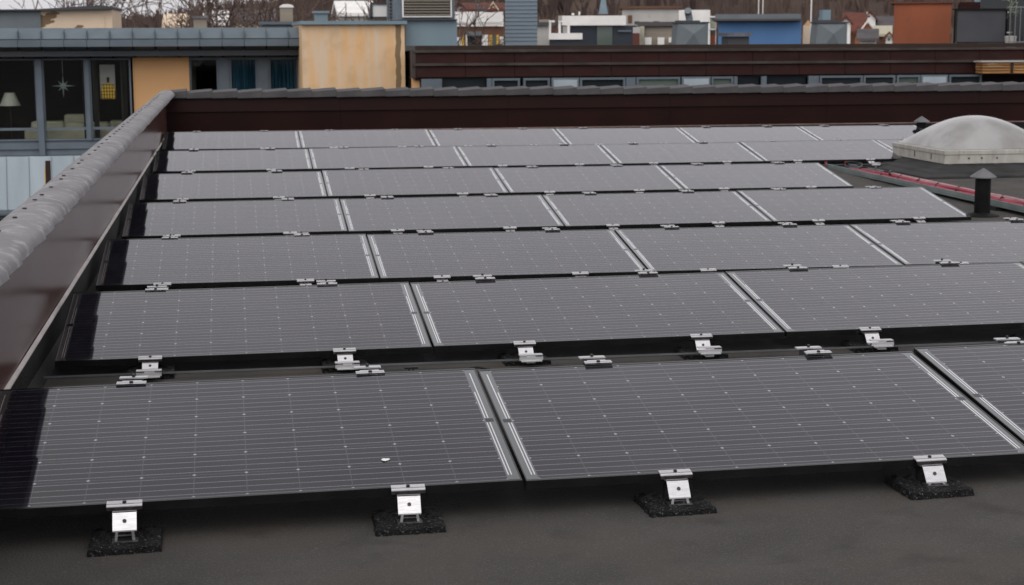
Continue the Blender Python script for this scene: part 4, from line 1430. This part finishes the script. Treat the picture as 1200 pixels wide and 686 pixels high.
rc = pthing('rooftop_shed', 1082, 36, 'rust red sheet clad rooftop shed behind the right end of the terrace', 'shed')
q = MB(); pbox(q, 1046, 1115, 4.5, 62, 36, 0.05, zb=0.5)
pbox(q, 1046, 1110, 4.5, 62, 36.06, 2.0, zb=0.5)
child(q, 'wall', M['rust'], rc)
q = MB(); pbox(q, 1044, 1118, 2.3, 4.3, 35.95, 2.2); child(q, 'roof_edge', M['redroof'], rc)
q = MB(); pbox(q, 1115.5, 1142, 3, 62, 36.3, 2.0, zb=0.5); child(q, 'side_wall', M['terrace'], rc)
gs = pthing('screen_wall', 1150, 34.5, 'charcoal windscreen panel right of the rust red shed', 'screen')
q = MB(); pbox(q, 1121, 1179, 12.2, 49.5, 34.5, 0.06); child(q, 'screen_sheet', M['charcoal'], gs)
q = MB(); pbox(q, 1120, 1182, 10.2, 12, 34.45, 0.16); pbox(q, 1179.3, 1181.5, 12.2, 54, 34.46, 0.1); pbox(q, 1119, 1120.8, 12.2, 54, 34.46, 0.1)
child(q, 'screen_frame', M['upstand'], gs)
q = MB(); pbox(q, 1180.5, 1186, 37.5, 39, 34.4, 0.05); child(q, 'handle', M['alu'], gs)
wb = pthing('penthouse', 1190, 42, 'dark blue grey penthouse behind the charcoal screen at the right edge', 'building')
q = MB(); pbox(q, 1139, 1320, -40, 60, 42, 4, zb=0); child(q, 'wall', M['bluegrey'], wb)
q = MB(); pbox(q, 1148, 1215, -20, 60, 41.93, 0.06, zb=0); child(q, 'window_band', M['darkglass'], wb)
rl = pthing('railing', 1195, 33.5, 'pale metal railing with upright bars at the right end of the terrace', 'railing')
for i in range(7):
    x = 1183 + i * 6
    q = MB(); pbox(q, x, x + 1.2, 9.2, 54, 33.5, 0.02); child(q, 'bar', M['steel'], rl)
q = MB(); pbox(q, 1181, 1230, 7.8, 9, 33.49, 0.04); child(q, 'top_rail', M['steel'], rl)
q = MB(); pbox(q, 1181, 1230, 48.5, 50, 33.48, 0.018); child(q, 'bottom_rail', M['steel'], rl)
# plant behind railing
pt = pthing('potted_plant', 1185, 33.9, 'pale leafy plant standing behind the terrace railing', 'plant')
q = MB(); c0 = at(1186, 5, 33.9)
rr = random.Random(5)
for i in range(170):
    a = rr.uniform(0, 6.28); e = rr.uniform(-0.6, 1.3); ln = rr.uniform(0.05, 0.17)
    s0 = Vector((c0.x + rr.gauss(0, 0.05), 33.9 + rr.gauss(0, 0.05), c0.z + rr.uniform(-0.25, 0.2)))
    d = Vector((math.cos(a) * math.cos(e), math.sin(a) * math.cos(e), math.sin(e)))
    sd_ = d.cross(Vector((0, 0, 1))).normalized() * 0.012
    q.add([s0, s0 + d * ln * .5 + sd_, s0 + d * ln, s0 + d * ln * .5 - sd_], [(0, 1, 2, 3)])
child(q, 'foliage', M['needle'], pt, fixn=False)
q = MB(); q.tube([(c0.x, 33.9, 1.2), (c0.x + 0.02, 33.9, c0.z - 0.1)], 0.012, 6); child(q, 'stem', M['bark'], pt)
q = MB(); q.lathe([(0.10, 0), (0.13, 0.24), (0.11, 0.25)], (c0.x, 33.9, zt(60)), 16); child(q, 'pot', M['concrete'], pt)

# masts
for (x, y0, Y, lb, rad) in ((949.5, -40, 47, 'white mast rising beside the cream hut', 0.022), (888, -20, 60, 'left one of two thin pale masts behind the blue hut', 0.018), (893, -20, 60, 'right one of two thin pale masts behind the blue hut', 0.018)):
    A, B = at(x, 60, Y), at(x, y0, Y)
    q = MB(); q.lathe([(rad, A.z), (rad, B.z - 0.2), (rad * 0.6, B.z)], (A.x, Y, 0), 8)
    tag(q.build('mast', M['white']), lb, 'mast')


# ------------------------------------------------------------------ town behind
def block(name, x0, x1, y0, y1, Y, depth, mt, lb, roof=None, cat='building', zb=-12):
    t = pthing(name, (x0 + x1) / 2, Y, lb, cat)
    q = MB(); pbox(q, x0, x1, y0, y1, Y, depth, zb=zb); child(q, 'wall', M[mt], t)
    if roof:
        q = MB(); A, B = at(x0, y0, Y), at(x1, y0, Y)
        q.box(A.x - 0.15, B.x + 0.15, Y - 0.15, Y + depth + 0.1, A.z + 0.003, A.z + 0.14); child(q, 'roof_edge', M[roof], t)
    return t


def addwin(t, rects, Y, mt, name='window'):
    for (xa, xb, ya, yb) in rects:
        q = MB(); pbox(q, xa, xb, ya, yb, Y - 0.06, 0.05); child(q, name, M[mt], t)


t = block('office_building', 534, 590, 31.2, 60, 70, 8, 'brownwall', 'brown building with a white parapet left of the ribbed shaft')
addwin(t, [(534, 589.5, 14, 31)], 69.9, 'white', 'parapet')
addwin(t, [(534, 589.5, 26, 26.5)], 69.8, 'concrete', 'parapet_joint')
addwin(t, [(541, 544, 41, 56), (573, 577, 41, 56), (582, 585, 41, 56)], 70, 'yellow', 'pilaster')
addwin(t, [(534, 541, 44, 56), (546, 548, 41, 56), (565, 572, 41, 56), (586, 590, 43, 56)], 70, 'white', 'window')
addwin(t, [(577.5, 581.5, 42, 56)], 70, 'greenglass', 'window')
addwin(t, [(548, 566, 37, 42)], 69.8, 'cowl', 'awning'); addwin(t, [(547.5, 565, 42.5, 56)], 70, 'darkglass', 'window')
t = block('annex_building', 629, 645, 30.5, 60, 62, 5, 'concrete', 'narrow beige annex right of the ribbed shaft', 'charcoal')
addwin(t, [(629, 642, 23, 29)], 62.5, 'beige', 'attic')
t = block('navy_building', 655, 746, 30, 60, 66, 8, 'navy', 'dark navy building with a wide white parapet')
addwin(t, [(660, 735, 18.5, 30)], 65.8, 'white', 'parapet')
addwin(t, [(655, 663, 18.5, 26)], 65.9, 'concrete', 'stair_head')
addwin(t, [(700, 718, 31, 56)], 66, 'greenglass', 'window'); addwin(t, [(725, 741, 35.5, 37.5)], 65.9, 'zinc', 'awning')
addwin(t, [(669, 672, 15.5, 18)], 66.2, 'white', 'roof_vent'); addwin(t, [(677, 679, 13.5, 18)], 66.2, 'white', 'roof_vent')
t = pthing('balcony_block', 663, 60, 'white balcony with posts and rails in front of the navy building', 'balcony')
q = MB(); pbox(q, 643, 682.5, 39, 46.5, 60, 1.5); child(q, 'parapet', M['white'], t)
for (xa, xb, ya, yb) in ((643, 645.5, 25.5, 39), (654, 657, 26.5, 39), (664.5, 667.5, 26.5, 39)):
    q = MB(); pbox(q, xa, xb, ya, yb, 60.05, 0.1); child(q, 'post', M['white'], t)
q = MB(); pbox(q, 643, 650, 24, 26.3, 60.02, 0.12); pbox(q, 654, 667.5, 24.5, 26.3, 60.03, 0.12); child(q, 'beam', M['white'], t)
q = MB(); pbox(q, 645.6, 654, 34, 36, 60.04, 0.1); child(q, 'rail', M['redroof'], t)
q = MB(); pbox(q, 657.5, 664, 31, 39, 60.3, 0.2); child(q, 'door', M['concrete'], t)
q = MB(); pbox(q, 643, 683, 46.8, 70, 60.1, 1.3, zb=-12); child(q, 'base', M['navy'], t)
t = block('white_hall', 728.5, 795, 10.5, 60, 85, 12, 'concrete', 'long pale hall with a weathered grey left half below the wooded hill', 'brownwall')
addwin(t, [(795, 832, 12, 56)], 85, 'white', 'white_wing'); addwin(t, [(736, 741, 18, 27)], 85, 'brownwall', 'door')
addwin(t, [(746, 752, 25, 29), (754, 763, 25.5, 29), (768, 775, 25, 29)], 84.6, 'charcoal', 'roof_unit')
t = block('low_building', 752, 792, 31, 60, 52, 6, 'beige', 'low beige slatted building left of the first cowl', 'greyroof')
addwin(t, [(751, 756.5, 31, 56)], 51.9, 'sofa', 'corner_pier')
addwin(t, [(757, 765, 44, 56), (772, 780, 44, 56), (785, 791, 44, 50)], 51.9, 'white', 'window')
t = block('arched_annex', 741.5, 750.5, 32, 60, 50, 3, 'concrete', 'pale wedge of wall with dark red lower half beside the navy building')
addwin(t, [(742, 750, 39, 56)], 50, 'redroof', 'lower_wall')
t = pthing('scaffold', 836, 49, 'white framed scaffold between the left cowl and the blue hut', 'scaffold')
for xa in (831, 838):
    q = MB(); pbox(q, xa, xa + 1.6, 18.5, 60, 49, 0.05); child(q, 'post', M['white'], t)
for ya in (19, 33.5):
    q = MB(); pbox(q, 830, 840, ya, ya + 1.8, 48.94, 0.055); child(q, 'beam', M['white'], t)
q = MB(); pbox(q, 832.7, 837.9, 22, 33, 49.03, 0.02); child(q, 'green_sheet', M['needle'], t)
q = MB(); pbox(q, 831, 839.8, 41, 60, 49.06, 0.1); child(q, 'rust_sheet', M['rust'], t)
t = block('cream_hut', 940.5, 951, 30, 60, 49, 2, 'cream', 'narrow cream hut with peach gable right of the blue hut', None, 'hut', 0)
q = MB(); A, B = at(942, 30, 49), at(952, 30, 49)
q.prism([(A.x, A.z + 0.003), (B.x, A.z + 0.003), ((A.x + B.x) / 2, A.z + 0.17)], 49, 51, 'y'); child(q, 'gable', M['peach'], t)


def house(x0, x1, ytop, yeave, Y, wall, roof, lb, gable_front=False, wins=(), chim=False):
    t = pthing('house', (x0 + x1) / 2, Y, lb, 'house', 'houses on the far slope')
    A, B = at(x0, yeave, Y), at(x1, yeave, Y)
    zr = at((x0 + x1) / 2, ytop, Y).z
    dpt = 8
    q = MB()
    if gable_front:
        q.prism([(A.x, -12), (B.x, -12), (B.x, A.z), ((A.x + B.x) / 2, zr - 0.2), (A.x, A.z)], Y, Y + dpt, 'y')
    else:
        q.prism([(Y, -12), (Y + dpt, -12), (Y + dpt, A.z), (Y + dpt / 2, zr - 0.2), (Y, A.z)], A.x, B.x, 'x')
    child(q, 'wall', M[wall], t)
    q = MB()
    e = 0.35
    if gable_front:
        m_ = (A.x + B.x) / 2
        q.prism([(A.x - e, A.z - e), (m_, zr), (B.x + e, A.z - e), (B.x + e, A.z - e + 0.3), (m_, zr + 0.3), (A.x - e, A.z - e + 0.3)], Y - 0.5, Y + dpt + 0.5, 'y')
    else:
        q.prism([(Y - 0.5, A.z - 0.4), (Y + dpt / 2, zr), (Y + dpt + 0.5, A.z - 0.4), (Y + dpt + 0.5, A.z - 0.1), (Y + dpt / 2, zr + 0.3), (Y - 0.5, A.z - 0.1)], A.x - 0.4, B.x + 0.4, 'x')
    ro = child(q, 'roof', M[roof], t)
    if chim:
        q = MB(); pbox(q, x0 + (x1 - x0) * 0.6, x0 + (x1 - x0) * 0.6 + 2, ytop - 3, ytop + 2, Y + dpt / 2 - 0.4, 0.8); sub(q, 'chimney', M['concrete'], t, ro)
    for (xa, xb, ya, yb) in wins:
        q = MB(); pbox(q, xa, xb, ya, yb, Y - 0.06, 0.1); child(q, 'window', M['darkglass'], t)


house(990, 1013, 17, 36, 215, 'brownwall', 'redroof', 'wide red roofed house on the slope right of the square outlet cowl', False, [(998, 1001, 37, 40), (1005, 1008, 37, 40)], True)
house(1012, 1026, 14, 22, 235, 'white', 'redroof', 'tall white gabled house on the slope left of the rust red shed', True, [(1017, 1019.5, 18.5, 20.5)])
house(1012.5, 1022, 25, 33, 190, 'orangewall', 'white', 'small orange gabled house with white eaves on the slope', True, [])
house(1002, 1009, 33, 42, 180, 'orangewall', 'redroof', 'narrow orange house low on the slope', True)
house(985, 997, 20, 27, 205, 'white', 'redroof', 'white gabled house left of the wide red roofed house', True)
house(1008, 1026, 37, 44, 170, 'concrete', 'greyroof', 'pale house with frosted grey roof at the foot of the slope', False, [(1012, 1014, 46, 49), (1018, 1020, 46, 49)])
house(1027, 1042, 33, 39, 185, 'brownwall', 'sofa', 'brown house with pale beige roof beside the rust red shed', False, [(1031, 1033, 40, 43)])
house(1026, 1046, 21, 31, 240, 'concrete', 'greyroof', 'dark grey roofed house just left of the rust red shed', False, [], True)
house(1038, 1046, 40, 44, 175, 'white', 'redroof', 'small white house low beside the rust red shed', True, [(1041, 1043, 45, 48)])
house(953, 965, 17, 26, 210, 'concrete', 'greyroof', 'pale house showing above the left side of the square outlet cowl', True, [(957, 959, 22, 25)])
house(400, 436, 4, 14, 150, 'concrete', 'white', 'pale roofed long house behind bare trees left of the framed panel', False)
house(244, 262, 16, 24, 120, 'white', 'white', 'white house glimpsed between bare trees right of the beige chimney', False)
house(196, 218, 20, 27, 130, 'concrete', 'cream', 'pale house glimpsed behind bare trees above the zinc eave', False)
house(276, 320, 13, 22, 160, 'cream', 'greyroof', 'grey roofed house behind the bare trees left of the tall chimney', False)
for i, (xa, xb, yt_, ye, wl_, rf_) in enumerate(((533, 543, 5, 9, 'concrete', 'redroof'), (542, 556, 5, 10, 'white', 'redroof'), (556, 566, 6, 10, 'white', 'greyroof'), (565, 577, 5, 10, 'orangewall', 'redroof'), (574, 582, 4, 11, 'cream', 'cream'), (579, 590, 5, 10, 'white', 'redroof'))):
    house(xa, xb, yt_, ye, 260, wl_, rf_, ['red roofed house next to the louvre unit in the far house row', 'white house with red roof, second in the far house row', 'white house with grey roof in the far house row',
                                         'orange house with red roof in the far house row', 'cream gabled house in the far house row', 'white house with red roof next to the ribbed shaft in the far row'][i], i in (0, 4))
# distant church spire
ch = pthing('church_spire', 707, 300, 'distant church tower with a pointed green and red spire', 'church')
A = at(707, 18, 300)
q = MB(); q.box(A.x - 0.8, A.x + 0.8, 300, 301.6, -12, A.z + 0.2); child(q, 'tower', M['redroof'], ch)
q = MB(); zb2 = A.z + 0.2
q.add([(A.x - 0.9, 299.9, zb2), (A.x + 0.9, 299.9, zb2), (A.x + 0.9, 301.7, zb2), (A.x - 0.9, 301.7, zb2), (A.x, 300.8, zb2 + 5)], [(0, 1, 4), (1, 2, 4), (2, 3, 4), (3, 0, 4), (3, 2, 1, 0)])
child(q, 'spire', M['bluegrey'], ch)


# ------------------------------------------------------------------ bare trees
def grow(seed, H=17.0):
    rt = random.Random(seed)
    trunk, crown = MB(), MB()

    def br(p, d, ln, rad, lvl):
        n = 4 if lvl < 3 else 3
        pts = [p]; q = p.copy(); dd = d.copy()
        for i in range(n):
            dd = (dd + Vector((rt.gauss(0, .13), rt.gauss(0, .13), rt.gauss(0.02, .08)))).normalized()
            q = q + dd * ln / n
            pts.append(q.copy())
        rs_ = [rad * (1 - 0.5 * i / n) for i in range(n + 1)]
        (trunk if lvl < 2 else crown).tube(pts, rs_, 6 if lvl < 2 else (4 if lvl < 4 else 3), caps=False)
        if lvl >= 5:
            return
        kids = (6, 5, 4, 4, 4)[lvl]
        for k in range(kids):
            t = rt.uniform(0.35, 1.0) if lvl else rt.uniform(0.45, 1.0)
            i = min(n - 1, int(t * n))
            b0 = pts[i].lerp(pts[i + 1], t * n - i)
            ax = Vector((rt.gauss(0, 1), rt.gauss(0, 1), rt.gauss(0, 1))).normalized()
            nd = (dd + ax * rt.uniform(0.55, 1.0)).normalized()
            if nd.z < -0.15: nd.z *= -0.5
            nd.normalize()
            br(b0, nd, ln * rt.uniform(0.52, 0.74), max(rad * 0.5, 0.016), lvl + 1)
    br(Vector((0, 0, 0)), Vector((0, 0, 1)), H * 0.42, H * 0.016, 0)
    return trunk, crown


tproto = []
for sd_ in (3, 8, 21):
    t = empty('bare_tree')
    tk, cr = grow(sd_)
    tk.build('trunk', M['bark'], t, fixn=False)
    cr.build('crown', M['twig'], t, fixn=False)
    tproto.append(t)
spots = [(-40, 62, 1.0), (18, 70, 1.02), (72, 66, 1.04), (118, 58, 0.98), (150, 50, 1.0), (178, 56, 1.06), (212, 52, 1.0), (243, 60, 1.08), (268, 54, 1.0), (300, 58, 1.05), (334, 64, 1.08), (362, 56, 1.0), (398, 62, 1.05), (425, 58, 1.0), (455, 72, 1.1), (-5, 80, 1.1), (50, 82, 1.08), (98, 78, 1.12), (135, 74, 1.05), (166, 80, 1.1), (228, 78, 1.1)]
TL = ['bare tree partly out of frame at the far left of the skyline', 'bare tree behind the grey sheet side of the rooftop box', 'bare tree behind the left half of the cream rooftop box',
      'bare tree behind the right end of the cream rooftop box', 'bare tree just right of the cream rooftop box', 'second bare tree right of the cream rooftop box', 'bare tree just left of the short beige chimney',
      'bare tree directly behind the short beige chimney', 'bare tree right of the white house behind the eave', 'bare tree left of the tall pale topped chimney', 'bare tree behind the tall pale topped chimney',
      'bare tree behind the small vent box on the ochre tower', 'bare tree in front of the pale roofed long house', 'bare tree beside the framed rooftop panel', 'bare tree behind the ribbed duct', 'farther bare tree behind the left end of the grey sheet side', 'farther bare tree behind the peeling corner of the rooftop box', 'farther bare tree above the middle of the cream rooftop box',
      'farther bare tree just past the right end of the cream rooftop box', 'farther bare tree between the rooftop box and the short beige chimney', 'farther bare tree just left of the short beige chimney']
for i, (x, Y, s) in enumerate(spots):
    pr = tproto[i % 3]
    o = pr if i < 3 else copy_tree(pr)
    P = at(x, 50, Y)
    o.location = (P.x, Y, -12)
    o.scale = (s, s, s * (0.86 if x < 130 else 1.0))
    o.rotation_euler = (0, 0, i * 1.37)
    tag(o, TL[i], 'tree', 'bare trees behind the left building')
